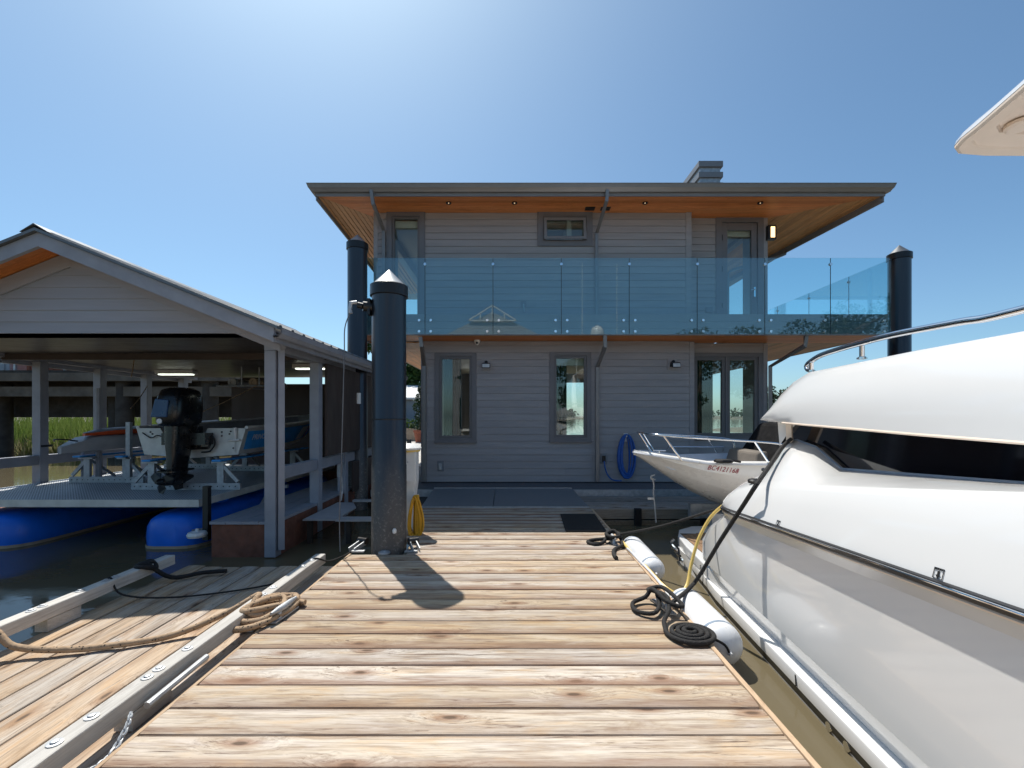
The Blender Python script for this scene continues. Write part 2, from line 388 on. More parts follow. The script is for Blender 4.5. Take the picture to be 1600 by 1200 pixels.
# ================================================================== SETTING
WATER = -0.25
def ground(name, x0, x1, y0, y1, z, mat, thick=None):
    b = MB()
    if thick: b.box(x0, x1, y0, y1, z-thick, z)
    else: b.add([(x0,y0,z),(x1,y0,z),(x1,y1,z),(x0,y1,z)], [(0,1,2,3)])
    return tag(b.build(name, mat), kind='structure')
ground("river_water", -2500, 2500, -2500, 2500, WATER, m['water'])
# muddy bank under and behind the pier on the left
b = MB(); rows = []
for i, (y, z) in enumerate(((20.4,-.7),(21.4,-.3),(23,.2),(26,.8),(40,1.3))):
    rows.append([(x, y+.35*math.sin(x*.7+i), z+.08*math.sin(x*1.3+i*2)) for x in range(-60, -9, 2)])
b.grid(rows); tag(b.build("river_bank", m['mud'], smooth=60), kind='structure')
ground("concrete_quay", -6.9, -2.2, 12.6, 42, .12, m['concrete'], .6)
# distant shore
b = MB(); rows = []
for k in range(7):
    y = 420+k*25; z = [-.6,.6,1.4,2.2,2.6,2.8,3][k]
    rows.append([(x, y+9*math.sin(x*.013+k), z+.3*math.sin(x*.05)) for x in range(-1500, 1501, 40)])
b.grid(rows); tag(b.build("far_shore", m['mud'], smooth=60), kind='structure')

def leaf_cloud(b, c, rad, n, size, flat=.0, shell=.35):
    for _ in range(n):
        while True:
            d = Vector((random.uniform(-1,1), random.uniform(-1,1), random.uniform(-1,1)))
            if .05 < d.length < 1: break
        d = d.normalized()*(shell+(1-shell)*random.random()**.6)
        p = Vector((c[0]+d.x*rad[0], c[1]+d.y*rad[1], c[2]+d.z*rad[2]))
        a = Vector((random.gauss(0,1), random.gauss(0,1), random.gauss(0,1))).normalized()
        u = a.cross(Vector((random.gauss(0,1), random.gauss(0,1), random.gauss(0,1)))).normalized()
        w = a.cross(u); s = size*random.uniform(.6,1.3)
        b.add([p-u*s*.5, p+w*s*.28, p+u*s*.7, p-w*s*.28], [(0,1,2,3)])
def tree(name, label, x, y, z, h, r, mat, n=2600, size=.28, cone=False, group=None):
    t = thing(name, label, "tree", (x,y,z), group)
    b = MB(); lean = random.uniform(-.3,.3)
    b.tube([(x,y,z),(x+lean*.3,y,z+h*.3),(x+lean,y,z+h*.7),(x+lean,y,z+h*.95)], [r*.09, r*.07, r*.04, r*.01], 8)
    limbs = []
    for k in range(9):
        f = random.uniform(.28,.85); a = random.uniform(0,6.28); L = r*random.uniform(.55,.95)*(1-f*.75 if cone else 1)
        p0 = Vector((x+lean*f, y, z+h*f)); p1 = p0+Vector((math.cos(a)*L, math.sin(a)*L, L*.45))
        b.tube([p0, (p0+p1)/2+Vector((0,0,L*.08)), p1], [r*.03, r*.02, r*.008], 5); limbs.append(p1)
    b.build("trunk", m['bark'], t, smooth=True)
    c = MB(); k = 16
    for i in range(k):
        if i < len(limbs): p = limbs[i]
        else:
            f = random.uniform(.35,1.0); a = random.uniform(0,6.28); w = r*(1-f)*1.1 if cone else r*.75*math.sin(math.pi*min(1,max(.15,f*.9)))
            p = Vector((x+lean*f+math.cos(a)*w, y+math.sin(a)*w, z+h*f))
        q = r*random.uniform(.28,.45)
        leaf_cloud(c, p, (q, q, q*.75), n//k, size)
    c.build("crown", mat, t)
    return t
# far wood along the opposite shore: one mass
b = MB()
for i in range(420):
    x = random.uniform(-900, 900); h = random.uniform(3, 9)
    leaf_cloud(b, (x, 445+random.uniform(0,40), 2+h*.5), (random.uniform(5,10), 4, h*.55), 26, 3.2)
tag(b.build("distant_woodland", m['leafd'], base=True), "dark line of distant trees along the far shore", "woodland", kind='stuff')
b = MB(); b.grid([[(36+r*11*math.cos(a)*(1+.1*math.sin(3*a)), 60+r*5*math.sin(a), z) for a in [k*math.pi/10 for k in range(20)]] for r, z in ((1,-.5),(.8,-.1),(.5,.15),(.01,.25))], True); tag(b.build("river_islet", m['mud'], smooth=60), kind='structure')
tree("shore_tree", "distant grey green tree seen past the right corner of the house", 34.5, 58, -.2, 5.6, 2.0, m['leafd'], 1800, .3)

# ================================================================== FLOATING HOME
YW = 9.6; KS = 700/9.6
hx = lambda px: (px-800)/KS
hz = lambda py: 1.5-(py-652)/KS
YB = 9.87; KB = 700/YB
bx = lambda px: (px-800)/KB
bz = lambda py: 1.5-(py-652)/KB
home = thing("floating_home", "two storey grey floating house with glass balcony and wide cedar eaves", "house", (1.8, 12.8, .1))
XL, XR, XU, XJ = -1.95, 5.62, -2.96, 3.80       # lower left, right, upper left, jog
Z0, Z1, Z2, Z3 = .12, 3.13, 3.56, 5.93
b = MB(); b.box(-2.7, 7.7, 8.6, 17.2, -.55, .10); fl = b.build("float_base", m['aggregate'], home)
b = MB(); b.box(-2.7, 7.7, 8.555, 8.598, -.02, .115); b.build("float_edge_angle", m['galv'], home)
# openings  (x0,x1,z0,z1)
W1 = (hx(681), hx(743), hz(690), hz(553)); W2 = (hx(860), hx(922), hz(689), hz(552))
W3 = (bx(1078), bx(1190), bz(688), bz(553))
U1 = (hx(606), hx(663), Z2, hz(333)); U2 = (hx(841), hx(924), hz(385), hz(332)); DR = (bx(1120), bx(1190), Z2, bz(343))
def cells(x0, x1, z0, z1, ops):
    """vertical slices of a rectangle minus the openings"""
    xs = sorted(set([x0, x1]+[min(max(v, x0), x1) for o in ops for v in o[:2]]))
    out = []
    for a, c in zip(xs, xs[1:]):
        if c-a < 1e-4: continue
        mid = (a+c)/2; z = z0
        for o in sorted([o for o in ops if o[0] < mid < o[1]], key=lambda o: o[2]):
            if o[2] > z+1e-4: out.append((a, c, z, o[2]))
            z = max(z, o[3])
        if z < z1-1e-4: out.append((a, c, z, z1))
    return out
def clad(parent, x0, x1, z0, z1, y, ops, mat, pitch=.1455):
    z = z0
    while z < z1-.01:
        t = min(z+pitch, z1); tt = t; segs = [(x0, x1)]
        for o in ops:
            if o[2] < t-.004 and o[3] > z+.004:
                if o[2] <= z+.004 and o[3] >= t-.004 or True:
                    ns = []
                    for a, c in segs:
                        if o[1] <= a or o[0] >= c: ns.append((a, c)); continue
                        if o[0]-a > .01: ns.append((a, o[0]))
                        if c-o[1] > .01: ns.append((o[1], c))
                    segs = ns
        cut = []
        for a, c in segs:          # butt joints in long runs
            if c-a > 2.6:
                j = a+(c-a)*random.uniform(.3,.7); cut += [(a, j-.0018), (j+.0018, c)]
            else: cut.append((a, c))
        for a, c in cut:
            # a lapped board: thick at the foot, thin at the head
            q = MB().hexa([(a, y-.016, z), (c, y-.016, z), (c, y, z), (a, y, z), (a, y-.005, t-.008), (c, y-.005, t-.008), (c, y, t-.008), (a, y, t-.008)])
            q.build("siding_board", mat, parent)
        for o in ops:   # slips above and below an opening in a cut course
            lo, hi = max(z, o[3]), t
            a, c = max(o[0], x0), min(o[1], x1)
            if o[3] > z+.004 and o[3] < t-.004 and c-a > .02:
                MB().box(a, c, y-.007, y, o[3], t).build("siding_board", mat, parent)
            if o[2] > z+.004 and o[2] < t-.004 and c-a > .02:
                MB().box(a, c, y-.014, y, z, o[2]).build("siding_board", mat, parent)
        z = t
def wall(x0, x1, z0, z1, y, ops, th=.16):
    b = MB()
    for a, c, p, q in cells(x0, x1, z0, z1, ops): b.box(a, c, y+.002, y+th, p, q)
    return b.build("wall", m['siding'], home)
w = wall(XL, XJ, Z0, Z1, YW, [W1, W2]); clad(w, XL, XJ, Z0, Z1-.03, YW, [W1, W2], m['siding'])
MB().box(XJ, XJ+.10, YW-.02, YB+.12, Z0, Z1-.01).build("corner_board", m['siding'], w)
w = wall(XJ+.1, XR, Z0, Z1, YB, [W3]); clad(w, XJ+.1, XR-.09, Z0, Z1-.03, YB, [W3], m['siding'])
MB().box(XR-.09, XR, YB-.02, YB, Z0, Z1-.01).build("corner_board", m['siding'], w)
w = wall(XU, XJ, Z2, Z3, YW, [U1, U2]); clad(w, XU+.09, XJ-.08, Z2, Z3-.01, YW, [U1, U2], m['siding'])
MB().box(XU, XU+.09, YW-.02, YW, Z2, Z3-.01).build("corner_board", m['siding'], w)
MB().box(XJ-.08, XJ+.04, YW-.022, YB+.12, Z2, Z3-.01).build("corner_board", m['siding'], w)
w = wall(XJ+.04, XR, Z2, Z3, YB, [DR]); clad(w, XJ+.04, XR-.09, Z2, Z3-.01, YB, [DR], m['siding'])
MB().box(XR-.09, XR, YB-.022, YB, Z2, Z3-.01).build("corner_board", m['siding'], w)
# sides and back (openings let the daylight through)
def sidewall(x, y0, y1, z0, z1, ops, th):
    b = MB()
    for a, c, p, q in cells(y0, y1, z0, z1, ops): b.box(min(x, x+th), max(x, x+th), a, c, p, q)
    return b.build("wall", m['siding'], home)
YE = 16.2
sideops = {'R1': (10.6, 15.8, .45, 2.7), 'R2': (10.6, 15.8, 3.7, 5.75), 'L1': (13.2, 15.2, .9, 2.6), 'L2': (11.0, 14.0, 4.2, 5.6)}
sidewall(XR, YB+.16, YE, Z0, Z1, [sideops['R1']], -.16); sidewall(XR, YB+.16, YE, Z2, Z3, [sideops['R2']], -.16)
sidewall(XL, YW+.16, YE, Z0, Z1, [sideops['L1']], .16); sidewall(XU, YW+.16, YE, Z2, Z3, [sideops['L2']], .16)
backops = [(-1.4, .9, .3, 2.6), (1.5, 5.2, .2, 2.75), (-2.4, 1.0, 3.9, 5.6), (1.6, 5.3, 3.62, 5.75)]
b = MB()
for a, c, p, q in cells(XL+.16, XR-.16, Z0, Z1, backops[:2])+cells(XU+.16, XR-.16, Z2, Z3, backops[2:]): b.box(a, c, YE-.16, YE, p, q)
b.build("wall", m['siding'], home)
# inner linings, floors, partitions
b = MB(); b.box(XL+.17, XR-.17, YW+.3, YE-.17, .10, .14); b.box(XU+.17, XR-.17, YW+.3, YE-.17, 3.56, 3.60); b.build("room_floor", m['intfloor'], home)
b = MB()
b.box(XL+.17, XR-.17, YB+.17, YE-.17, Z1-.08, Z1-.02); b.box(XU+.17, XR-.17, YB+.17, YE-.17, Z3-.10, Z3-.04)
b.box(1.05, 1.15, YW+1.6, YE-.2, .14, Z1-.08); b.box(XJ-.6, XJ-.5, 13.2, YE-.2, .14, Z1-.08); b.box(1.2, 1.3, YW+.2, YE-1.5, 3.60, Z3-.1)
for a, c, p, q in cells(XL+.2, XJ, .14, Z1-.08, [W1, W2]): b.box(a, c, YW+.165, YW+.18, p, q)
for a, c, p, q in cells(XU+.2, XJ, 3.6, Z3-.1, [U1, U2]): b.box(a, c, YW+.165, YW+.18, p, q)
b.build("room_lining", m['interior'], home)
def window(x0, x1, z0, z1, y, panes, casing=.085, sash=.075, bottom=True, name="window", slope=0):
    """casing proud of the siding, recessed sash, glass"""
    c = MB(); k = casing; f = y-.035
    c.box(x0-.02, x0+k, f, y+.05, z0, z1+.02); c.box(x1-k, x1+.02, f, y+.05, z0, z1+.02)
    c.box(x0+k, x1-k, f-.002, y+.05, z1-k+.02, z1+.022)
    if bottom: c.box(x0+k, x1-k, f-.002, y+.05, z0-.0, z0+k)
    o = c.build(name, m['trim'], home)
    zi0, zi1 = (z0+k if bottom else z0), z1-k+.02
    n = panes; gap = .03 if n > 1 else 0; wd = (x1-x0-2*k-(n-1)*gap)/n
    for i in range(n):
        a = x0+k+i*(wd+gap); e = a+wd; s = sash; q = MB()
        q.box(a, a+s, y-.012, y+.06, zi0, zi1); q.box(e-s, e, y-.012, y+.06, zi0, zi1)
        q.box(a+s, e-s, y-.013, y+.06, zi1-s, zi1); q.box(a+s, e-s, y-.013, y+.06, zi0, zi0+s)
        q.build("sash", m['frame'], o, bevel=.004)
        MB().box(a+s-.004, e-s+.004, y+.022, y+.03, zi0+s-.004, zi1-s+.004).build("pane", m['pane'], o)
    if gap: MB().box(x0+k+wd, x0+k+wd+gap, y-.03, y+.05, zi0, zi1).build("mullion", m['trim'], o)
    return o
o = window(*W1, YW, 1, .075, .055); MB().box(W1[0]-.03, W1[1]+.03, YW-.06, YW-.037, W1[2]-.03, W1[2]+.02).build("sill", m['trim'], o)
o = window(*W2, YW, 1, .075, .055); MB().box(W2[0]-.03, W2[1]+.03, YW-.06, YW-.037, W2[2]-.03, W2[2]+.02).build("sill", m['trim'], o)
window(*W3, YB, 2, .085, .075)
window(*U1, YW, 1, .095, .05, bottom=False)
o = window(*U2, YW, 1, .105, .03)
# awning sash pushed open
x0, x1, z0, z1 = U2; k = .12
q = MB()
a0, a1, zt, zb = x0+k, x1-k, z1-.12, z0+.115
def aw(z): return YW-.03-.10*(zt-z)/(zt-zb)
for (p, r_, s_, t_) in ((a0, a0+.06, zb, zt), (a1-.06, a1, zb, zt), (a0+.06, a1-.06, zt-.06, zt), (a0+.06, a1-.06, zb, zb+.06)):
    q.hexa([(p, aw(s_), s_), (r_, aw(s_), s_), (r_, aw(s_)+.03, s_), (p, aw(s_)+.03, s_), (p, aw(t_), t_), (r_, aw(t_), t_), (r_, aw(t_)+.03, t_), (p, aw(t_)+.03, t_)])
q.build("awning_sash", m['fascia'], o)
# balcony door
c = MB(); x0, x1, z0, z1 = DR; f = YB-.035
c.box(x0-.03, x0+.10, f, YB+.05, z0, z1+.03); c.box(x1-.10, x1+.03, f, YB+.05, z0, z1+.03); c.box(x0+.1, x1-.1, f-.002, YB+.05, z1-.07, z1+.032)
dr = c.build("door", m['trim'], home)
a, e, zt = x0+.11, x1-.11, z1-.08; q = MB()
q.box(a, a+.12, YB-.012, YB+.05, z0+.01, zt); q.box(e-.12, e, YB-.012, YB+.05, z0+.01, zt); q.box(a+.12, e-.12, YB-.013, YB+.05, zt-.16, zt); q.box(a+.12, e-.12, YB-.013, YB+.05, z0+.01, z0+.14)
q.build("door_leaf", m['trim'], dr, bevel=.004)
MB().box(a+.116, e-.116, YB+.02, YB+.028, z0+.136, zt-.156).build("pane", m['pane'], dr)
h = MB(); hx0 = e-.055; h.box(hx0-.018, hx0+.018, YB-.03, YB-.013, 4.15, 4.36); h.tube([(hx0, YB-.03, 4.30), (hx0, YB-.075, 4.30), (hx0-.10, YB-.08, 4.29)], .012, 8); h.build("handle", m['chrome'], dr, smooth=True)
h = MB()
for zz in (3.95, 4.75, 5.45): h.tube([(a-.004, YB-.03, zz-.06), (a-.004, YB-.03, zz+.06)], .011, 8)
h.build("hinge", m['black'], dr, smooth=True)
# roller blinds and furnishing behind the glass
b = MB(); b.box(U1[0]+.1, U1[1]-.1, YW+.12, YW+.16, U1[3]-.27, U1[3]-.12); b.box(DR[0]+.2, DR[1]-.2, YB+.10, YB+.14, DR[3]-.34, DR[3]-.22); b.build("roller_blind", m['cloth_w'], home)
b = MB(); b.box(W2[0]+.08, W2[1]-.08, YW+.20, YW+.24, W2[3]-.24, W2[3]-.08); b.build("roller_blind", m['cloth_w'], home)
def drape(x0, x1, y, z0, z1):
    n = max(8, int((x1-x0)/.02)); rows = [[(x0+(x1-x0)*i/n, y+.03*math.sin(i*1.25)+.01*math.sin(i*.37), z) for i in range(n+1)] for z in (z0, (z0+z1)/2, z1)]
    return MB().grid(rows).build("curtain", m['curtain'], home, smooth=60)
drape(W1[0]+.13, W1[0]+.52, YW+.26, .2, 3.0); drape(W2[0]+.06, W2[0]+.42, YW+.6, .2, 3.0); drape(W3[0]+.12, W3[0]+.72, YB+.5, .2, 3.0)
b = MB(); b.box(-1.3, -.2, YW+.9, YW+2.0, .74, .80); b.box(-1.2, -1.12, YW+1., YW+1.9, .14, .74); b.box(-.38, -.3, YW+1., YW+1.9, .14, .74); b.build("inner_table", m['whitepaint'], home, bevel=.01)
b = MB(); b.box(.95, 1.04, YW+.5, YW+1.4, .14, 1.2); b.box(1.5, 2.0, YW+.7, YW+1.4, .14, .6); b.box(1.5, 2.0, YW+1.3, YW+1.4, .6, 1.05); b.build("inner_cupboard", m['cloth_w'], home, bevel=.03)

# soffits: one object per board
def mitre_boards():
    so = MB(); zf, zw = 5.885, 5.935
    so.add([(-3.88,8.84,zf+.03),(7.36,8.84,zf+.03),(7.36,16.8,zf+.03),(-4.28,16.8,zf+.03)], [(0,1,2,3)])
    base = so.build("soffit", m['fascia'], home); n = 9; d = (YB-8.84)/n
    for i in range(n):
        y0 = 8.84+d*i; y1 = y0+d-.004
        xr0 = 7.36-(y0-8.84)/(YB-8.84)*1.72; xr1 = 7.36-(y1-8.84)/(YB-8.84)*1.72
        xl0 = -3.88+(y0-8.84)/(YB-8.84)*.90; xl1 = -3.88+(y1-8.84)/(YB-8.84)*.90
        z0 = zf+.02*random.random()*.1
        MB().prism([(xl0,y0,z0),(xr0,y0,z0),(xr1,y1,z0),(xl1,y1,z0)], (0,0,.02)).build("soffit_board", m['cedar'], base)
    n = 18; d = 1.72/n
    for i in range(n):
        x0 = 5.64+d*i; x1 = x0+d-.009; y0 = YB-(x0-5.64)/1.72*(YB-8.84); y1 = YB-(x1-5.64)/1.72*(YB-8.84)
        sh = -.40*(x0-5.64)/1.72
        z0 = zf+.001
        MB().prism([(x0,y0,z0),(x1,y1,z0),(x1+sh,15.9,z0),(x0+sh,15.9,z0)], (0,0,.02)).build("soffit_board", m['cedar_y'], base)
    n = 10; d = .90/n
    for i in range(n):
        x0 = -3.88+d*i; x1 = x0+d-.008; y0 = 8.84+(x0+3.88)/.90*(YB-8.84); y1 = 8.84+(x1+3.88)/.90*(YB-8.84)
        sh = -.35*(1-(x0+3.88)/.9)
        MB().prism([(x0,y0,zf+.001),(x1,y1,zf+.001),(x1+sh,15.9,zf+.001),(x0+sh,15.9,zf+.001)], (0,0,.02)).build("soffit_board", m['cedar_y'], base)
    return base
sof = mitre_boards()
for px in (701, 804, 1008, 1188):
    x = (px-800)*9.15/700
    q = MB(); q.lathe((x, 9.15, 5.866), [(.055,.018),(.055,0),(.035,0),(.03,.018)], 16); q.build("downlight", m['black'], sof, smooth=True)
    MB().lathe((x, 9.15, 5.874), [(.0,.0),(.012,0)], 10).build("downlight_lens", m['downl'], sof)
for xa in (2.02*.75+.02, 1.86):
    MB().box(xa, xa+.2, 9.33, 9.48, 5.872, 5.884).build("soffit_vent", m['black'], sof)
# roof: low hip, fascias, gutters
FL, FR, BL, BR = (-3.88,8.83), (7.36,8.83), (-4.28,16.9), (6.60,16.9)
b = MB(); zt = 6.05
b.add([(-4.0,8.70,zt),(7.48,8.70,zt),(6.72,17.0,zt),(-4.40,17.0,zt),(-.6,12.7,6.75),(3.4,12.7,6.75)], [(0,1,5,4),(1,2,5),(2,3,4,5),(3,0,4),(3,2,1,0)])
rf = b.build("roof", m['roofmetal'], home)
def rail_box(a, c, out, z0, z1, th, name, mat):
    a = Vector((a[0],a[1],0)); c = Vector((c[0],c[1],0)); n = Vector(out).normalized()*th
    return MB().prism([a+Vector((0,0,z0)), c+Vector((0,0,z0)), c+n+Vector((0,0,z0)), a+n+Vector((0,0,z0))], (0,0,z1-z0)).build(name, mat, rf)
rail_box(FL, FR, (0,1,0), 5.862, 6.03, .03, "fascia_board", m['fascia'])
rail_box((FR[0],FR[1]+.03), BR, (-1,-.1,0), 5.755, 6.03, .03, "fascia_board", m['fascia'])
rail_box((FL[0],FL[1]+.03), BL, (1,0,0), 5.79, 6.03, .03, "fascia_board", m['fascia'])
def gutter(pts, name="gutter"):
    """K-profile: sloping face, small lip"""
    rows = []
    for (x, y, dx, dy) in pts:
        prof = [(.0,5.92),(.055,5.92),(.075,5.955),(.10,5.985),(.125,6.06),(.11,6.06),(.09,6.03),(.0,6.03)]
        rows.append([(x+dx*o, y+dy*o, z) for o, z in prof])
    return MB().grid(rows, True).build(name, m['gutter'], rf)
gutter([(FL[0],FL[1],-1,-1),(FR[0],FR[1],1,-1)])
gutter([(FR[0],FR[1],1,-1),(BR[0],BR[1],1,1)])
gutter([(FL[0],FL[1],-1,-1),(BL[0],BL[1],-1,1)])
# chimney with louvred cap
x0 = (1092-800)*11/700; x1 = (1130-800)*11/700
b = MB(); b.box(x0+.05, x1-.05, 11.05, 12.35, 6.3, 7.74); ch = b.build("chimney", m['galv'], rf)
for za, zb in ((7.66,7.80),(7.40,7.53),(7.15,7.27),(6.9,7.02)):
    MB().box(x0, x1, 11.0, 12.4, za, zb).build("louvre", m['fascia'], ch, bevel=.004)
# balcony
XBL, XBR, YBF = -3.16, 7.50, 8.93
b = MB(); b.box(XBL, XBR, YBF+.03, YW-.022, 3.17, Z2-.015); b.box(XR+.01, XBR-.03, YW-.02, 16.5, 3.17, Z2-.015); b.box(XBL+.02, XL-.01, YW-.02, 16.2, 3.17, Z2-.02)
bal = b.build("balcony", m['kayak'], home)
for i, (za, zb) in enumerate(((3.135,3.27),(3.275,3.41),(3.415,3.555))):
    MB().box(XBL, XBR, YBF, YBF+.026, za, zb).build("fascia_board", m['fascia'], bal)
    MB().box(XBR-.026, XBR, YBF+.028, 16.5, za, zb).build("fascia_board", m['fascia'], bal)
    MB().box(XBL, XBL+.026, YBF+.028, 16.2, za, zb).build("fascia_board", m['fascia'], bal)
n = 7; d = (YB-YBF-.03)/n
for i in range(n):
    y0 = YBF+.03+d*i; xe = XBR-.03 if y0 < YW else XR-.1
    MB().box(XBL+.03 if y0 < YW-.1 else XL, XBR-.03, y0, y0+d-.004, 3.14, 3.168).build("soffit_board", m['cedar'], bal)
for i in range(19):
    x0 = XR+.01+i*.0966
    MB().box(x0, x0+.092, YB+.002, 16.4, 3.141, 3.168).build("soffit_board", m['cedar_y'], bal)
for i in range(12):
    x0 = XBL+.03+i*.0966
    MB().box(x0, x0+.092, YB+.002, 16.1, 3.141, 3.168).build("soffit_board", m['cedar_y'], bal)
joints = [(p-800)*YBF/700 for p in (560, 665, 770.5, 876.5, 982, 1087.5, 1192.5, 1294.5, 1386.5)]
joints[0] = XBL
for a, c in zip(joints, joints[1:]):
    g = MB().box(a+.006, c-.006, YBF-.062, YBF-.048, 3.145, 4.655).build("glass_panel", m['balglass'], bal)
    for xx in (a+.115, c-.115):
        for zz in (3.20, 3.42):
            MB().lathe((xx, YBF-.034, zz), [(.026,-.042),(.026,-.028),(.018,-.027),(.018,.033)], 14, 'y').build("standoff", m['chrome'], g, smooth=True)
for xx in joints[1:-1]:
    MB().box(xx-.0045, xx+.0045, YBF-.060, YBF-.050, 3.15, 4.65).build("joint_seal", m['black'], bal)
    q = MB().lathe((xx, YBF-.055, 4.53), [(.028,-.022),(.028,-.008),(.012,-.007),(.012,.006),(.028,.008),(.028,.020)], 14, 'y'); q.build("glass_clamp", m['chrome'], bal, smooth=True)
# right side glass, running back from the corner
ys = [YBF, 10.05, 11.4, 12.75, 14.1, 15.4, 16.5]
for a, c in zip(ys, ys[1:]):
    g = MB().box(XBR+.048, XBR+.062, a+.006, c-.006, 3.145, 4.655).build("glass_panel", m['balglass'], bal)
    for yy in (a+.115, c-.115):
        for zz in (3.20, 3.42): MB().lathe((XBR+.02, yy, zz), [(.018,-.02),(.018,.027),(.026,.028),(.026,.042)], 10, 'x').build("standoff", m['chrome'], g, smooth=True)
for yy in ys[1:-1]:
    MB().box(XBR+.050, XBR+.060, yy-.0045, yy+.0045, 3.15, 4.65).build("joint_seal", m['black'], bal)
    q = MB().lathe((XBR+.055, yy, 4.53), [(.028,-.02),(.028,.02)], 12, 'x'); q.build("glass_clamp", m['chrome'], bal, smooth=True)
MB().box(XBL-.06, XBL-.046, YBF+.01, 9.75, 3.145, 4.655).build("glass_panel", m['balglass'], bal)
# rear stair-side glass panel seen sloping through the front one
# downpipes (separate parts of the house)
def downpipe(pts, r=.042):
    return MB().tube(pts, r, 4).build("downpipe", m['gutter'], home)
x = hx(664); downpipe([at(657,527,8.95)+Vector((0,0,.0)), at(659,540,8.95), (x, YW-.06, hz(572)), (x, YW-.06, .13)], .05)
x = hx(932.5); downpipe([at(945,524,8.97), at(945.5,541,8.97), (x, YW-.06, hz(574)), (x, YW-.06, .13)], .05)
x = hx(1208)+.06; downpipe([at(1260,522,9.0), at(1258,540,9.0), (x, YB-.06, bz(573)), (x, YB-.06, .13)], .05)
x = hx(601); downpipe([at(580,297,8.76), at(583,318,8.76), (x, YW-.06, hz(362)), (x, YW-.06, 3.57)], .045)
x = hx(931.5); downpipe([at(949,297,8.76), at(948,313,8.76), (x, YW-.06, hz(366)), (x, YW-.06, 3.57)], .045)
downpipe([(7.10,11.6,5.93),(7.06,11.6,5.72),(6.75,11.6,5.60),(5.78,11.7,5.36),(5.68,11.8,5.3),(5.68,11.8,3.6)], .045)
# wall fittings
def flood(px, py, y, kk, xf, zf, tilt):
    x, z = xf(px), zf(py)
    q = MB().box(x-.10, x+.10, y-.03, y-.017, z-.125, z+.125); o = q.build("wall_lamp", m['siding'], home)
    q = MB().hexa([(x-.09+tilt, y-.17, z-.09), (x+.09+tilt, y-.17, z-.09), (x+.07, y-.05, z-.06), (x-.07, y-.05, z-.06), (x-.09+tilt, y-.15, z+.02), (x+.09+tilt, y-.15, z+.02), (x+.05, y-.04, z+.04), (x-.05, y-.04, z+.04)])
    q.tube([(x, y-.03, z+.03), (x, y-.10, z+.05)], .035, 10); q.build("lamp_head", m['black'], o, bevel=.008)
    MB().hexa([(x-.075+tilt, y-.180, z-.075), (x+.075+tilt, y-.180, z-.075), (x+.075+tilt, y-.172, z-.075), (x-.075+tilt, y-.172, z-.075), (x-.075+tilt, y-.165, z-.0), (x+.075+tilt, y-.165, z-.0), (x+.075+tilt, y-.157, z), (x-.075+tilt, y-.157, z)]).build("lamp_glass", m['alu'], o)
flood(760, 570, YW, KS, hx, hz, 0); flood(1050, 569, YW, KS, hx, hz, .04)
x, z = hx(746), hz(536); q = MB().lathe((x, YW-.08, z), [(.065,.06),(.065,.03),(.055,.0),(.045,-.03),(.02,-.055)], 16); cm = q.build("security_camera", m['whitepaint'], home, smooth=True)
MB().lathe((x, YW-.115, z-.02), [(.025,-.03),(.022,-.018)], 12, 'y').build("camera_lens", m['black'], cm)
for px, py in ((688.5, 728), (943, 716)):
    x, z = hx(px), hz(py); q = MB().box(x-.07, x+.07, YW-.03, YW-.016, z-.11, z+.11); o = q.build("outlet_plate", m['fascia'], home, bevel=.004)
    MB().box(x-.035, x+.035, YW-.06, YW-.03, z-.075, z+.06).build("outlet_cover", m['galv'] if px < 700 else m['black'], o, bevel=.006)
x, z = bx(1202), bz(366); o = MB().box(x-.09, x+.09, YB-.12, YB-.016, z-.155, z+.155).build("wall_sconce", m['black'], home, bevel=.006)
MB().box(x-.035, x+.05, YB-.132, YB-.12, z-.115, z+.115).build("lamp_glass", m['lamp'], o)
x, z = hx(818), hz(478); MB().box(x-.06, x+.06, YW-.03, YW-.016, z-.03, z+.10).build("outlet_plate", m['fascia'], home); MB().tube([(x, YW-.03, z+.02), (x, YW-.07, z), (x+.01, YW-.06, z-.14)], .014, 6).build("hose_tap", m['galv'], home, smooth=True)
x, z = bx(1107), bz(487); MB().box(x-.07, x+.07, YB-.05, YB-.016, z-.02, z+.09).build("outlet_plate", m['fascia'], home)

# ================================================================== DOCKS
def plank(b, x0, x1, y0, y1, zt, th, axis, crown=.006, ed=.010):
    """board with eased edges and a slight crown, running along axis"""
    if axis == 0: a0, a1, c0, c1 = x0, x1, y0, y1
    else: a0, a1, c0, c1 = y0, y1, x0, x1
    w = c1-c0; mid = (c0+c1)/2
    prof = [(c0, zt-th), (c0, zt-ed*1.3), (c0+ed*.5, zt-ed*.45), (c0+ed*1.6, zt-.002), (c0+w*.3, zt+crown*.7), (mid, zt+crown), (c1-w*.3, zt+crown*.7), (c1-ed*1.6, zt-.002), (c1-ed*.5, zt-ed*.45), (c1, zt-ed*1.3), (c1, zt-th)]
    rows = []
    for a in (a0, a1): rows.append([(a, c, z) if axis == 0 else (c, a, z) for c, z in prof])
    k = len(b.v); n = len(prof); b.grid(rows, True)
    b.f.append(tuple(k+i for i in range(n))[::-1]); b.f.append(tuple(k+n+i for i in range(n)))
    return b
DXL, DXR, PITCH = -1.768, 1.29, .1995
dock = thing("boardwalk_dock", "wide weathered timber dock of crosswise boards leading to the grey floating house", "dock", (0, 3, WATER))
y0 = 2.3243-PITCH*56
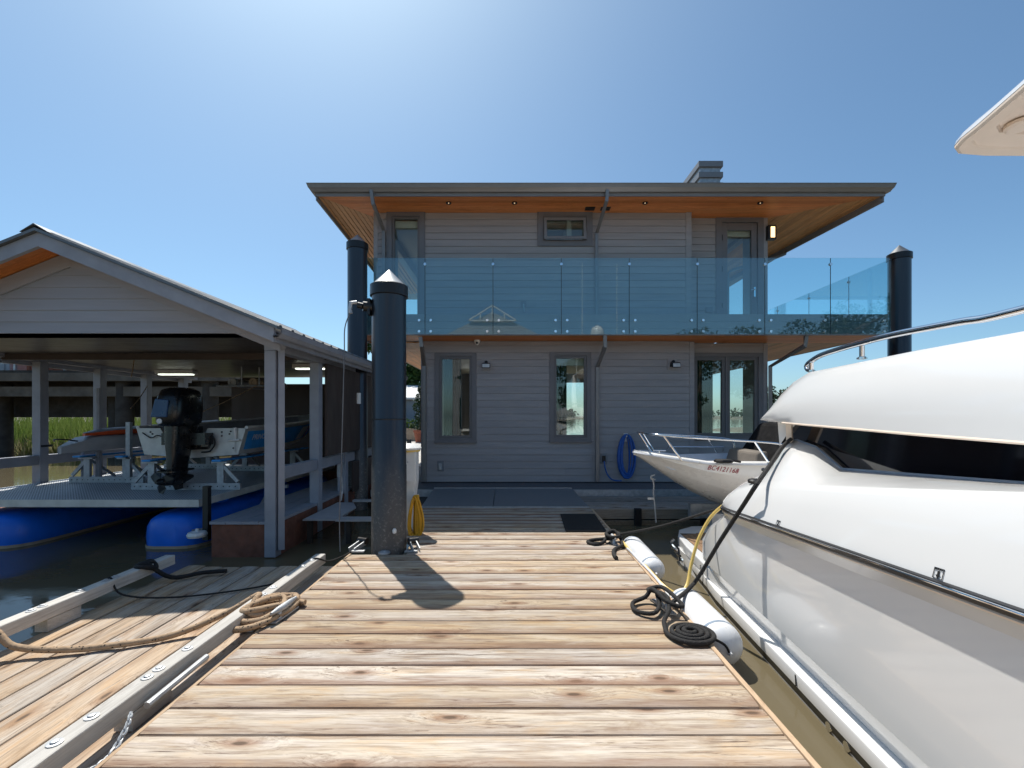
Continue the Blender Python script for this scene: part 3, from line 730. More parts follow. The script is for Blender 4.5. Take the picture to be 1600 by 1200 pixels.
while y0 < 7.32:
    y1 = y0+PITCH-random.uniform(.006,.010)
    jx = random.uniform(-.008,.008)
    xa, xb = DXL+jx, DXR+random.uniform(-.006,.004)
    if y1 > 4.95 and y0 < 5.42: xa = -1.16
    elif y0 >= 5.42: xa = -1.55
    b = MB(); plank(b, xa, xb, y0, y1, random.uniform(-.004,.002), .040, 0, random.uniform(-.002,.008))
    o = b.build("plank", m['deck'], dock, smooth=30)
    o.rotation_euler = (random.uniform(-.010,.010), 0, random.uniform(-.0012,.0012))
    y0 += PITCH
# frame
for xx in (-1.62, -.7, .25, 1.18): MB().box(xx-.045, xx+.045, -8.8, 4.9 if xx < -1.2 else 7.3, -.20, -.045).build("stringer", m['stringer'], dock)
MB().box(DXR+.004, DXR+.034, -8.8, 7.34, -.19, .004).build("edge_board", m['trimwood'], dock, bevel=.004)
MB().box(DXL-.030, DXL-.008, -8.8, 4.95, -.17, -.006).build("edge_board", m['trimwood'], dock, bevel=.003)
MB().box(DXL-.105, DXL-.034, -2.4, 4.82, -.20, -.065).build("waler", m['stringer'], dock, bevel=.006)
MB().box(DXR+.036, DXR+.10, -2.4, 7.3, -.33, -.15).build("waler", m['stringer'], dock)
MB().box(-1.2, -1.165, 4.93, 5.44, -.2, -.01).build("edge_board", m['stringer'], dock)
for i, (a, c) in enumerate(((-2.2,1.6),(2.0,4.8),(5.5,7.2))): MB().box(-1.1, 1.1, a, c, -.75, -.205).build("float_billet", m['black'], dock)
# walkway along the front of the house
walk = thing("house_walkway", "shaded timber walkway along the foot of the grey house, running to the right", "walkway", (4.4, 7.9, WATER))
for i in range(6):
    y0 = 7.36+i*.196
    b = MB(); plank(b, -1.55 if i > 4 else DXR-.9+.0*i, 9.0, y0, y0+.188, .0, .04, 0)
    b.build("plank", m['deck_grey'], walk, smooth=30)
MB().box(.42, 9.0, 7.30, 7.345, -.16, .002).build("face_beam", m['beam_x'], walk, bevel=.006)
MB().box(1.32, 9.0, 7.27, 7.335, -.40, -.18).build("face_beam", m['stringer'], walk, bevel=.006)
for xx in (2.03, 3.10, 4.3, 5.6): MB().box(xx-.055, xx+.055, 7.19, 7.265, -.42, .03).build("rub_post", m['rubber'], walk, bevel=.008)
# grate ramp in two panels
def zr(y): return .022+(y-7.40)/(8.60-7.40)*.11
for i, (a, c) in enumerate(((-1.5,-.32),(-.31,1.27))):
    ramp = thing("ramp_panel", ["left metal grating ramp panel up to the house, beside the white pedestal", "right metal grating ramp panel up to the house, just above the black doormat"][i], "ramp", (( a+c)/2, 8, .02), "metal ramp panels at the house entry")
    q = MB(); x1 = c; q.hexa([(a,7.40,zr(7.4)-.012),(x1,7.40,zr(7.4)-.012),(x1-.12*i,8.62,zr(8.62)-.012),(a,8.62,zr(8.62)-.012),(a,7.40,zr(7.4)),(x1,7.40,zr(7.4)),(x1-.12*i,8.62,zr(8.62)),(a,8.62,zr(8.62))])
    q.build("grating", m['ramp'], ramp)
    MB().bar((a,7.395,zr(7.4)-.004),(x1,7.395,zr(7.4)-.004),.02,.02).build("edge_bar", m['galv'], ramp); MB().bar((a,8.63,zr(8.63)),(x1-.12*i,8.63,zr(8.63)),.02,.02).build("edge_bar", m['galv'], ramp)
mat = MB().prism([(.70,5.83,.008),(1.235,5.83,.008),(1.265,6.88,.008),(.74,6.88,.008)], (0,0,.012)).build("doormat", m['rubber'], bevel=.003)
tag(mat, "black rubber doormat near the right edge of the dock", "doormat")

# left finger dock, lower, boards running away from the camera
fing = thing("finger_dock", "left lower timber finger dock with lengthwise boards and raised curbs", "dock", (-2.7, 2.5, WATER))
ZF = -.10; xs = -3.50; n = 8; d = 1.60/n
for i in range(n):
    b = MB(); plank(b, xs+i*d+.007, xs+(i+1)*d-.006, -2.4, 4.82+random.uniform(-.03,.03), ZF+random.uniform(-.004,.003), .04, 1, random.uniform(-.001,.002), .006)
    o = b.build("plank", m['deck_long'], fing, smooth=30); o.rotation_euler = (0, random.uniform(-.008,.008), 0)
def curb(x, y0, y1, label):
    c = MB().box(x-.05, x+.05, y0, y1, .0, .095).build("curb", m['beam'], fing, bevel=.008)
    for yy in [y0+.5+k*1.05 for k in range(int((y1-y0)/1.05)+1)]:
        if yy < y1-.15: MB().box(x-.048, x+.048, yy-.13, yy+.13, ZF+.008, -.002).build("curb_block", m['beam'], fing)
    return c
def washer(x, y, o, z=.096):
    MB().lathe((x, y, z), [(.030,0),(.030,.004),(.016,.006),(.016,.012),(.011,.014)], 12).build("bolt", m['galv'], o, smooth=True)
cl = curb(-3.49, -2.3, 4.58, ""); cr = curb(-1.97, -2.3, 4.62, "")
for yy in (1.93, 2.10, 2.42, 2.50, 2.72, 3.55, 3.70, 4.22, 4.40): washer(-1.97, yy, cr)
for yy in (3.25, 3.33, 3.62, 3.85, 3.94, 2.4): washer(-3.49, yy, cl)
MB().box(-3.5, -1.9, -2.4, 4.76, -.30, -.145).build("frame", m['stringer'], fing)
MB().box(-3.3, -2.1, -2.2, 4.5, -.7, -.32).build("float_billet", m['black'], fing)
MB().tube([(-1.875,2.3,.02),(-1.875,2.75,.03)], .018, 8).build("steel_pin", m['galv'], fing, smooth=True)
# chain between the two docks
def chain(pts, name, label):
    t = thing(name, label, "chain", pts[0]); P = spline([Vector(p) for p in pts], 5); first = None
    for i in range(len(P)-1):
        a, c = P[i], P[i+1]; d = (c-a).normalized(); L = (c-a).length*.85
        s = d.cross(Vector((0,0,1))).normalized() if i % 2 else d.cross(Vector((1,0,.3))).normalized()
        mid = (a+c)/2; loop = [mid+d*L*math.cos(k*math.pi/4)*.72+s*L*.36*math.sin(k*math.pi/4) for k in range(8)]
        MB().tube(loop, .006, 6, closed=True).build("link", m['galv'], t, smooth=True)
chain([(-1.84,1.85,.0),(-1.80,1.98,-.02),(-1.83,2.12,.02),(-1.87,2.2,.05)], "chain", "short galvanised chain between the two timber docks at the bottom left")

# ------------------------------------------------------------------ mooring piles
def pile(label, x, y, ztop, zapex, mat_cone, r=.196):
    t = thing("mooring_pile", label, "pile", (x, y, WATER), "black steel mooring piles")
    MB().lathe((x,y,0), [(r,-1.5),(r,.95),(r-.0035,.955),(r-.0035,ztop-.12)], 48).build("shaft", m['pile'], t, smooth=True)
    MB().lathe((x,y,0), [(r+.004,ztop-.135),(r+.017,ztop-.13),(r+.017,ztop-.01),(r+.003,ztop)], 48).build("cap_band", m['black'], t, smooth=True)
    MB().lathe((x,y,0), [(r+.002,ztop-.008),(r-.012,ztop+.004),(.012,zapex-.008),(.001,zapex)], 48).build("cone_cap", mat_cone, t, smooth=True)
    return t
pa = pile("nearest black pile with silver cone cap standing in the dock edge", -1.415, 5.16, 3.015, 3.20, m['cone'])
pb = pile("taller black pile with silver cone cap by the left corner of the house", -2.96, 8.58, 4.83, 5.0, m['cone'], .185)
pc = pile("black pile with dark cone cap behind the white yacht", 8.30, 9.60, 5.0, 5.19, m['roofmetal'], .203)
MB().lathe((-1.415,5.16,0), [(.1935,1.470),(.1965,1.474),(.1965,1.482),(.1935,1.486)], 48).build("seam_ring", m['black'], pa, smooth=True)
q = MB(); q.tube([(-1.60,5.10,2.755),(-1.685,5.06,2.755)], .055, 14); q.tube([(-1.685,5.06,2.755),(-1.74,5.05,2.765)], .035, 10); q.box(-1.63,-1.60,5.04,5.16,2.66,2.84); q.build("cable_bracket", m['black'], pa, smooth=True)
q = MB(); q.tube([(-1.74,5.03,2.79),(-1.80,5.01,2.78),(-1.81,5.0,2.70),(-1.80,5.0,2.66)], .022, 10); q.build("cable_swivel", m['galv'], pa, smooth=True)
q = MB(); q.tube([(-1.80,5.0,2.68),(-1.865,5.0,2.5),(-1.872,5.0,2.2),(-1.89,5.0,1.5),(-1.90,4.98,.9),(-1.905,4.95,.4),(-1.88,4.90,.03)], .006, 6, sub=6)
tag(q.build("steel_cable", m['cable'], smooth=True), "thin steel cable hanging down the left side of the nearest black pile", "cable")
# pile guide rollers
for i, (xx, s) in enumerate(((-1.72,-1),(-1.13,1))):
    g = thing("pile_roller", ["left pile guide roller bracket at the foot of the nearest pile", "right pile guide roller bracket at the foot of the nearest pile"][i], "roller", (xx, 5.0, .01), "pile guide rollers")
    q = MB(); q.bar((xx+s*.03,4.98,.02),(xx-s*.05,5.14,.07),.012,.05); q.bar((xx+s*.10,5.0,.02),(xx+s*.02,5.16,.07),.012,.05); q.box(xx-.06,xx+.08,4.95,5.0,.006,.02); q.build("bracket", m['galv'], g)
    q = MB(); q.tube([(xx-s*.06,5.13,.08),(xx+s*.05,5.18,.08)], .038, 14); q.build("wheel", m['black'], g, smooth=True)
q = MB(); q.lathe((-1.405,4.925,.004), [(.065,0),(.065,.012),(.05,.022),(.03,.022),(.02,.03)], 20); q.build("base_ring", m['galv'], dock, smooth=True)
q = MB(); q.lathe((-1.30,4.955,.23), [(.0,-.02),(.02,-.01),(.024,.02),(.012,.04)], 12); q.build("anode", m['whitepaint'], pa, smooth=True)

# ------------------------------------------------------------------ power pedestal, hoses
ped = thing("power_pedestal", "white shore power pedestal partly hidden behind the nearest pile", "pedestal", (-1.36, 5.9, .0))
q = MB(); q.box(-1.49,-1.25,5.80,6.02,.68,1.06); q.hexa([(-1.49,5.86,.0),(-1.33,5.86,.0),(-1.33,6.0,.0),(-1.49,6.0,.0),(-1.49,5.80,.68),(-1.25,5.80,.68),(-1.25,6.02,.68),(-1.49,6.02,.68)]); q.build("body", m['whitepaint'], ped, bevel=.01)
q = MB(); q.lathe((-1.37,5.91,0), [(.17,1.075),(.175,1.10),(.12,1.14),(.05,1.16),(.03,1.16)], 24); q.build("cap", m['whitepaint'], ped, smooth=True)
q = MB(); q.lathe((-1.37,5.91,0), [(.155,1.05),(.16,1.075)], 24); q.build("lens", m['hose_yl'], ped, smooth=True)
q = MB(); q.lathe((-1.35,5.795,.92), [(.008,-.01),(.008,.01)], 8, 'y'); q.lathe((-1.40,5.79,.66), [(.035,-.05),(.04,.01)], 14, 'y'); q.build("socket", m['galv'], ped, smooth=True)
q = MB(); q.tube([(-1.36,5.92,1.15),(-1.36,5.92,1.21)], .03, 10); q.build("photocell", m['black'], ped)
q = MB(); q.box(-1.235,-1.215,5.72,5.84,.40,.50); q.bar((-1.30,5.80,.42),(-1.225,5.74,.42),.03,.03); q.build("hose_hook", m['whitepaint'], ped)
def hose_coil(c, w, h, turns, r, mat, name, label, depth=.05, taper=.5, lo=.45):
    """loops hung from a hook: narrow on top, wide below"""
    pts = []
    for t in range(turns):
        ww = w*random.uniform(lo,1.0); hh = h*random.uniform(.86,1.0); dx = random.uniform(-.02,.02); dy = random.uniform(-depth,depth)
        for k in range(12):
            a = math.pi/2-2*math.pi*k/12
            y = math.sin(a); wx = ww*(taper+(1-taper)*(1-(y+1)/2)) if taper < 1 else ww
            pts.append(Vector((c[0]+dx+wx*math.cos(a)*.5, c[1]+dy, c[2]-h/2+y*hh/2+(h-hh)/2)))
    return tag(MB().tube(pts, r, 8, sub=4).build(name, mat, smooth=True), label, "hose")
hose_coil((-1.225,5.70,.50), .29, .57, 15, .0125, m['hose_y'], "hose_coil", "yellow hose coil hanging on the white pedestal", .04, .35, .08)
q = MB(); q.lathe((hx(977),YW-.05,hz(681)), [(.02,-.06),(.02,.03)], 10, 'y'); q.box(hx(977)-.045,hx(977)+.045,YW-.035,YW-.017,hz(690),hz(677)); q.build("hose_hook", m['whitepaint'], home)
hose_coil((hx(977),YW-.09,hz(679)), .42, .95, 9, .016, m['hose_b'], "hose_coil", "blue hose coil hanging on the grey house wall", .035, .86)
q = MB().tube([(hx(943),YW-.07,hz(720)),(hx(944),YW-.10,hz(730)),(hx(948),YW-.09,hz(741)),(hx(956),YW-.08,hz(749)),(hx(970),YW-.08,hz(750.5))], .014, 8, sub=5); tag(q.build("hose", m['hose_b'], smooth=True), "single blue hose running from the wall tap down to the blue coil", "hose")

# ------------------------------------------------------------------ cleats and lines on the dock
def horn_cleat(x, y, z, ang, L=.30):
    d = Vector((math.cos(ang), math.sin(ang), 0)); b = MB(); c = Vector((x, y, z))
    b.tube([c-d*L/2+Vector((0,0,.075)), c-d*L*.25+Vector((0,0,.072)), c+Vector((0,0,.068)), c+d*L*.25+Vector((0,0,.072)), c+d*L/2+Vector((0,0,.075))], [.011,.022,.026,.022,.011], 10)
    for s in (-1, 1): b.tube([c+d*s*.055+Vector((0,0,.066)), c+d*s*.075+Vector((0,0,.0))], [.018,.028], 8)
    b.prism([c+d*.14+Vector((.03,0,0)), c+d*.14-Vector((.03,0,0)), c-d*.14-Vector((.03,0,0)), c-d*.14+Vector((.03,0,0))], (0,0,.012))
    return b.build("cleat", m['galv'], dock, smooth=True)
horn_cleat(-1.72, 3.38, .006, 1.45); horn_cleat(1.19, 3.52, .006, 1.75); horn_cleat(1.205, 5.36, .006, 1.6, .26)
# tan rope
def rope(name, pts, r, mat, label, sub=6, n=10):
    return tag(MB().tube(pts, r, n, sub=sub).build(name, mat, smooth=True), label, "rope")
TZ = .03
pts = [(-5.2,2.62,-.02),(-3.9,2.86,.0),(-3.49,2.96,.105),(-3.30,2.97,-.02),(-3.0,3.02,-.065),(-2.7,3.10,-.07),(-2.42,3.22,-.06),(-2.16,3.40,.02),(-1.98,3.50,.115),(-1.80,3.50,.09),
       (-1.62,3.62,.055),(-1.50,3.70,.06),(-1.46,3.60,.06),(-1.60,3.42,.09),(-1.74,3.33,.10),(-1.82,3.40,.09),(-1.70,3.60,.10),(-1.60,3.72,.06),(-1.52,3.74,.05),(-1.44,3.62,.04),(-1.47,3.44,.035),(-1.58,3.27,.03),(-1.72,3.20,.03),(-1.85,3.22,.035),
       (-1.83,3.30,.05),(-1.70,3.28,.045),(-1.56,3.33,.05),(-1.50,3.50,.07),(-1.58,3.60,.10),(-1.70,3.46,.12),(-1.76,3.36,.11),(-1.66,3.35,.06),(-1.54,3.50,.05),(-1.47,3.66,.03),(-1.37,3.66,.028)]
pts = [(-1.825+(x+1.62)*.72, y-.10, z) if x > -1.86 and y > 3.15 else (x, y, z) for x, y, z in pts]
rope("mooring_rope", pts, .022, m['rope_tan'], "thick tan flecked rope crossing the finger dock and wrapped on the left cleat")
rope("mooring_rope", [(-3.45,4.32,.11),(-3.52,4.20,.10),(-3.42,4.16,.11),(-3.40,4.28,.06),(-3.50,4.34,.11),(-3.56,4.24,.08),(-3.45,4.22,.12),(-3.3,4.34,-.05),(-3.1,4.5,-.06),(-2.9,4.55,-.06)], .02, m['rope_black'], "black rope bunched on the left curb of the finger dock")
rope("mooring_rope", [(-3.62,3.92,-.05),(-3.50,3.9,.105),(-3.35,3.86,-.03),(-2.9,3.93,-.075),(-2.3,4.2,-.075),(-2.02,4.38,.0),(-1.95,4.42,.105),(-1.86,4.55,.04),(-1.80,4.78,.02),(-1.76,4.9,.03)], .008, m['rope_black'], "thin dark line lying across the shaded end of the finger dock")
# black rope at the near right cleat
b = [(1.215,3.46,.08),(1.15,3.60,.10),(1.13,3.72,.07),(1.23,3.70,.10),(1.26,3.50,.11),(1.28,3.36,.08),(1.18,3.40,.10),(1.13,3.60,.12),(1.08,3.62,.05),(.96,3.56,.025),(.95,3.42,.02),(1.06,3.36,.03),(1.14,3.46,.05),(1.16,3.58,.10),(1.20,3.46,.11),(1.17,3.34,.06),(1.10,3.24,.03),(1.07,3.12,.02)]
sp = []
for k in range(0, 42):
    a = math.pi*.95+k*2*math.pi/12; rr = .165-.0033*k
    sp.append((1.225+rr*math.cos(a), 3.065+rr*.9*math.sin(a), .022+.0004*k))
rope("mooring_rope", b+sp, .0165, m['rope_black'], "black braided rope tied to the near right cleat and coiled flat beside it", 4)
rope("mooring_rope", [(1.20,5.30,.07),(1.12,5.38,.04),(.98,5.40,.022),(.90,5.32,.02),(.96,5.22,.02),(1.08,5.28,.03),(1.16,5.42,.08),(1.26,5.46,.10),(1.28,5.30,.10),(1.18,5.26,.09),(1.13,5.38,.10),(1.24,5.44,.12),(1.29,5.32,.06),(1.27,5.15,.03),(1.15,5.02,.02),(1.10,4.85,.02),(1.10,4.72,.018)], .021, m['rope_black'], "black rope bunched on the far right cleat beside the doormat", 5)

# ================================================================== BOATHOUSE
shed = thing("boathouse", "open grey timber boathouse with gable roof on the left", "boathouse", (-5.45, 8.2, WATER))
RX, RZ, SL = -5.43, 3.66, .405
EXR, EXL, YF, YBK = -2.73, -8.13, 5.13, 11.3
def roofz(x): return RZ-abs(x-RX)*SL
for s, ex in ((1, EXR), (-1, EXL)):
    q = MB(); z0, z1 = roofz(RX), roofz(ex)
    q.hexa([(RX,YF-.04,z0-.035),(ex+s*.06,YF-.04,z1-.035-.024),(ex+s*.06,YBK,z1-.059),(RX,YBK,z0-.035),(RX,YF-.04,z0),(ex+s*.06,YF-.04,z1-.024),(ex+s*.06,YBK,z1-.024),(RX,YBK,z0)])
    y = YF
    while y < YBK:   # standing ribs of the metal sheet
        q.prism([(RX,y,z0),(RX,y+.02,z0+.022),(RX,y+.06,z0+.022),(RX,y+.08,z0)], (ex+s*.06-RX,0,z1-.024-z0)); y += .29
    q.build("roof_panel", m['roofmetal'], shed)
    q = MB(); q.hexa([(RX,YF,z0-.20),(ex,YF,z1-.20),(ex,YF+.045,z1-.20),(RX,YF+.045,z0-.20),(RX,YF,z0-.04),(ex,YF,z1-.04),(ex,YF+.045,z1-.04),(RX,YF+.045,z0-.04)]); q.build("barge_board", m['shedpaint'], shed)
    # cedar eave lining
    n = 4
    for i in range(n):
        a = YF+.05+i*.1; q = MB(); q.hexa([(RX,a,z0-.10),(ex,a,z1-.10),(ex,a+.096,z1-.10),(RX,a+.096,z0-.10),(RX,a,z0-.08),(ex,a,z1-.08),(ex,a+.096,z1-.08),(RX,a+.096,z0-.08)]); q.build("eave_board", m['cedar'], shed)
    q = MB(); q.box(min(ex,ex-s*.05), max(ex,ex-s*.05), YF+.047, YBK, z1-.20, z1-.06); q.build("eave_fascia", m['shedpaint'], shed)
    rows = []
    for y in (YF-.02, YBK): rows.append([(ex+s*o, y, z1-.15+h) for o, h in ((0,0),(.06,0),(.10,.04),(.11,.10),(.10,.10),(.085,.05),(.05,.02),(0,.02))])
    MB().grid(rows, True).build("gutter", m['shedpaint'], shed)
q = MB(); q.prism([(RX-.16,YF-.05,roofz(RX-.16)+.012),(RX,YF-.05,RZ+.03),(RX+.16,YF-.05,roofz(RX+.16)+.012),(RX,YF-.05,RZ+.045+.0)], (0,YBK-YF,0)); q.build("ridge_cap", m['roofmetal'], shed)
# gable siding, lapped boards cut to the slope
YG = 5.53; GB = 2.535; z = GB; pit = .142
g = MB(); g.prism([(EXL+.1,YG+.02,GB),(EXR-.12,YG+.02,GB),(EXR-.12,YG+.02,roofz(EXR-.12)-.12),(RX,YG+.02,RZ-.12),(EXL+.1,YG+.02,roofz(EXL+.1)-.12)], (0,.05,0)); gw = g.build("gable_wall", m['siding_l'], shed)
while z < RZ-.3:
    t = z+pit
    xa = lambda zz, s: RX+s*max(0, min(2.6, (RZ-.13-zz)/SL))
    l0, r0, l1, r1 = xa(z,-1), xa(z,1), xa(t,-1), xa(t,1)
    if r1-l1 < .2: break
    MB().hexa([(l0,YG-.014,z),(r0,YG-.014,z),(r0,YG+.018,z),(l0,YG+.018,z),(l1,YG-.002,t),(r1,YG-.002,t),(r1,YG+.018,t),(l1,YG+.018,t)]).build("siding_board", m['siding_l'], gw)
    z = t
for s, ex in ((1,EXR),(-1,EXL)):
    MB().hexa([(RX,YG-.035,RZ-.31),(ex-s*.12,YG-.035,roofz(ex)-.26),(ex-s*.12,YG-.016,roofz(ex)-.26),(RX,YG-.016,RZ-.31),(RX,YG-.035,RZ-.125),(ex-s*.12,YG-.035,roofz(ex)-.078),(ex-s*.12,YG-.016,roofz(ex)-.078),(RX,YG-.016,RZ-.125)]).build("rake_trim", m['siding_l'], gw)
# ceiling, headers, posts, rails
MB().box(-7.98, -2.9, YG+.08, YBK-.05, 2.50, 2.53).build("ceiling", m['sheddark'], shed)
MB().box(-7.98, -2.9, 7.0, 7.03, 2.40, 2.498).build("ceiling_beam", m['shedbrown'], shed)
MB().box(-3.07, -2.93, 5.55, YBK, 2.33, 2.52).build("header", m['shedpaint'], shed)
MB().box(-8.07, -7.93, 5.55, YBK, 2.44, 2.52).build("header", m['shedpaint'], shed)
PR = [5.62, 6.86, 7.95, 9.05, 10.15, 11.2]; PL = [5.5, 6.55, 7.6, 8.7, 9.8, 10.9]
for y in PR: MB().box(-3.07, -2.93, y-.07, y+.07, -.24, 2.328).build("post", m['shedpaint'], shed, bevel=.006)
for y in PL: MB().box(-8.07, -7.93, y-.07, y+.07, -.24, 2.438).build("post", m['shedpaint'], shed, bevel=.006)
for a, c in zip(PR, PR[1:]): MB().box(-3.05, -2.95, a+.072, c-.072, .70, .86).build("rail", m['shedpaint'], shed, bevel=.004)
for a, c in zip(PL, PL[1:]): MB().box(-8.05, -7.95, a+.072, c-.072, .70, .86).build("rail", m['shedpaint'], shed, bevel=.004)
dp = MB().tube([(-2.75,5.42,2.50),(-2.80,5.52,2.43),(-2.885,5.60,2.34),(-2.885,5.60,-.15)], .05, 4).build("downpipe", m['shedpaint'], shed)
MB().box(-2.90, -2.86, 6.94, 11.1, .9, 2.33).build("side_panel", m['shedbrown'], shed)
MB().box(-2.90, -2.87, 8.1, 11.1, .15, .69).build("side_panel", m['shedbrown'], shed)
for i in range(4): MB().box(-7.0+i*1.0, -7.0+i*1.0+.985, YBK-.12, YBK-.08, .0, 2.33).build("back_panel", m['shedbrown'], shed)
# side walkway float
MB().box(-3.76, -2.95, 5.60, 11.2, -.45, .16).build("walkway_float", m['rust'], shed, bevel=.01)
for i in range(4): MB().box(-3.77+i*.205, -3.77+i*.205+.198, 5.58, 11.2, .164, .20).build("walkway_board", m['boardgrey'], shed)
MB().box(-8.3, -7.75, 5.6, 11.2, -.45, .05).build("walkway_float", m['rust'], shed)
MB().box(-4.9, -2.95, 11.0, 11.2, -.45, .16).build("walkway_float", m['rust'], shed)
# fittings
q = MB(); q.box(-7.55,-6.75,9.46,9.62,2.42,2.495); lt = q.build("strip_light", m['whitepaint'], shed); MB().box(-7.5,-6.8,9.49,9.59,2.40,2.419).build("light_tube", m['tube'], lt)
q = MB(); q.box(-4.1,-3.3,8.35,8.5,2.42,2.495); lt = q.build("strip_light", m['whitepaint'], shed); MB().box(-4.05,-3.35,8.37,8.48,2.40,2.419).build("light_tube", m['tube'], lt)
q = MB(); q.box(-2.93,-2.88,7.50,7.62,.50,.72); q.tube([(-2.88,7.56,.5),(-2.86,7.56,.3),(-2.87,7.52,.1)], .015, 6); q.build("power_box", m['galv'], shed)
q = MB(); q.tube([(-2.85,8.3,1.95),(-2.85,8.3,1.75)], .05, 12); q.build("wall_bottle", m['whitepaint'], shed, smooth=True)
for i, (xx, rr) in enumerate(((-5.62,.085),(-5.20,.085))):
    r_ = MB().lathe((xx, 9.0, 2.20), [(rr*.45,.02),(rr*.5,0),(rr,-.01),(rr,1.2),(rr*.4,1.22)], 18, 'y')
    tag(r_.build("foam_roll", m['foam' if i else 'kayak'], smooth=True), ["grey rolled foam mat slung under the boathouse ceiling", "tan rolled foam mat slung under the boathouse ceiling"][i], "roll", "rolled mats under the boathouse ceiling")
q = MB(); q.tube([(-5.9,8.95,2.13),(-4.8,8.95,2.13)], .02, 6); q.tube([(-5.4,8.95,2.13),(-5.4,8.95,2.5)], .012, 6); q.tube([(-5.05,8.95,2.13),(-5.05,8.95,2.5)], .012, 6); q.build("ceiling_rack", m['galv'], shed)
for i, (a, c, l) in enumerate((((-5.0,9.0,2.2),(-6.1,8.2,1.42),"cord running from the ceiling rack down to the aluminium skiff"),((-7.0,8.6,2.1),(-6.3,7.4,1.65),"cord running from the boathouse post down to the outboard"),((-6.15,7.3,2.5),(-5.95,7.0,2.13),"short strap hanging from the ceiling to the outboard"))):
    tag(MB().tube([a, tuple((p+q_)/2-.03*(k == 2) for k, (p, q_) in enumerate(zip(a, c))), c], .008, 6, sub=4).build("cord", m['rope_tan'], smooth=True), l, "cord")
# pile guide frame between boathouse and pile
gf = thing("gangway_plate", "grey metal landing plate on a frame between boathouse and piles", "plate", (-2.4, 6.7, .05))
MB().prism([(-2.86,6.12,.085),(-2.42,6.12,.085),(-2.42,6.95,.085),(-2.60,7.35,.085),(-2.86,7.35,.085)], (0,0,.02)).build("plate", m['kayak'], gf)
MB().box(-2.415, -1.9, 6.12, 6.32, .075, .10).build("crossbar", m['kayak'], gf); MB().box(-2.6, -1.9, 7.30, 7.40, .12, .15).build("crossbar", m['galv'], gf)
MB().box(-2.84,-2.78,6.2,6.26,-.6,.084).build("leg", m['timberdark'], gf); MB().box(-2.3,-2.24,6.2,6.26,-.6,.074).build("leg", m['timberdark'], gf)

# ------------------------------------------------------------------ boat lift platform with its pontoons
lift = thing("boat_lift", "grey boat platform on blue pontoons inside the boathouse", "boat lift", (-6, 8.5, WATER))
MB().box(-8.0, -4.20, 6.0, 10.6, .385, .395).build("deck_plate", m['grate'], lift)
q = MB(); q.box(-8.0,-4.20,5.985,6.0,.30,.398); q.box(-4.20,-4.185,5.985,10.6,.30,.398); q.build("edge_channel", m['alu'], lift)
for i in range(5): MB().box(-7.9, -4.25, 6.3+i*1.0, 6.36+i*1.0, .28, .384).build("cross_beam", m['galv'], lift)
def pontoon(x, w):
    rows = []
    for k in range(13):
        y = 5.95+[0,.03,.10,.22,.40,.70,1.4,2.2,3.0,3.8,4.2,4.45,4.5][k]; t = [.35,.62,.80,.92,.98,1,1,1,1,1,.97,.8,.35][k]
        rows.append([(x+w/2*t*math.copysign(abs(math.cos(a))**.6, math.cos(a)), y, -.12+.34*(.55+.45*t)*math.copysign(abs(math.sin(a))**.75, math.sin(a))) for a in [j*math.pi/8 for j in range(16)]])
    b = MB(); b.grid(rows, True); b.f.append(tuple(range(16))); b.f.append(tuple(12*16+j for j in range(16)))
    o = b.build("pontoon", m['bluebox'], lift, smooth=60)
    q = MB(); L = [r[8] for r in rows][::-1]+[r[0] for r in rows]; L = [Vector((p[0]+math.copysign(.004, p[0]-x), p[1], 0)) for p in L if p[1] < 10]
    L = [Vector((p.x, p.y-.006*(1 if p.y < 6.2 else 0), 0)) for p in L]; s_ = len(L)//2
    MB().grid([[(p.x,p.y,-.262) for p in L],[(p.x,p.y,-.212) for p in L]]).build("scum_line", m['foam'], o)
    return o
pontoon(-4.60, .86); pontoon(-7.05, 1.0)
q = MB()
for xx in (-4.6, -7.05):
    for yy in (6.9, 8.2, 9.5): q.box(xx-.18, xx+.18, yy-.1, yy+.1, .18, .30)
q.build("saddle", m['bluebox'], lift, bevel=.02)
q = MB(); q.bar((-3.78,6.5,-.05),(-4.05,7.6,.34),.06,.06); q.bar((-3.9,7.5,.0),(-3.9,7.5,.36),.06,.06); q.bar((-4.18,7.6,.33),(-3.8,7.6,.33),.06,.05); q.bar((-3.82,6.3,.0),(-4.25,5.95,-.02),.05,.05); q.build("lift_arm", m['galv'], lift)
MB().box(-4.03, -3.96, 5.83, 5.90, -.1, .60).build("guide_post", m['black'], lift)
q = MB(); q.lathe((-4.02,5.72,.005), [(.06,-.04),(.105,-.03),(.115,0),(.10,.03),(.02,.045),(.015,.075)], 20); q.build("roller", m['whitepaint'], lift, smooth=True)
def bunk(x0, x1, y, label=None):
    """perforated bar with two braced uprights"""
    b = MB(); b.box(x0, x1, y-.02, y+.02, .40, .50)
    o = b.build("bunk_frame", m['galv'], lift)
    for xx, s in ((x0+.30, -1), (x1-.30, 1)):
        q = MB(); q.box(xx-.05, xx+.05, y-.022, y+.022, .502, .80); q.bar((xx+s*.02,y,.78),(xx+s*.26,y,.52),.03,.05); q.bar((xx-.02*s,y+.02,.78),(xx-.02*s,y+.5,.45),.03,.04)
        q.box(xx-.12, xx+.12, y-.05, y+.05, .802, .83); q.build("bunk_upright", m['galv'], o)
    q = MB()
    for k in range(int((x1-x0)/.09)):
        q.lathe((x0+.05+k*.09, y-.0215, .45), [(.010,-.001),(.010,.001)], 8, 'y')
    tag(q.build("bolt_holes", m['black'], o), kind='stuff')
bunk(-5.78, -4.13, 6.82); bunk(-7.45, -6.2, 7.55); bunk(-5.78, -4.2, 9.2); bunk(-7.45, -6.2, 9.6)
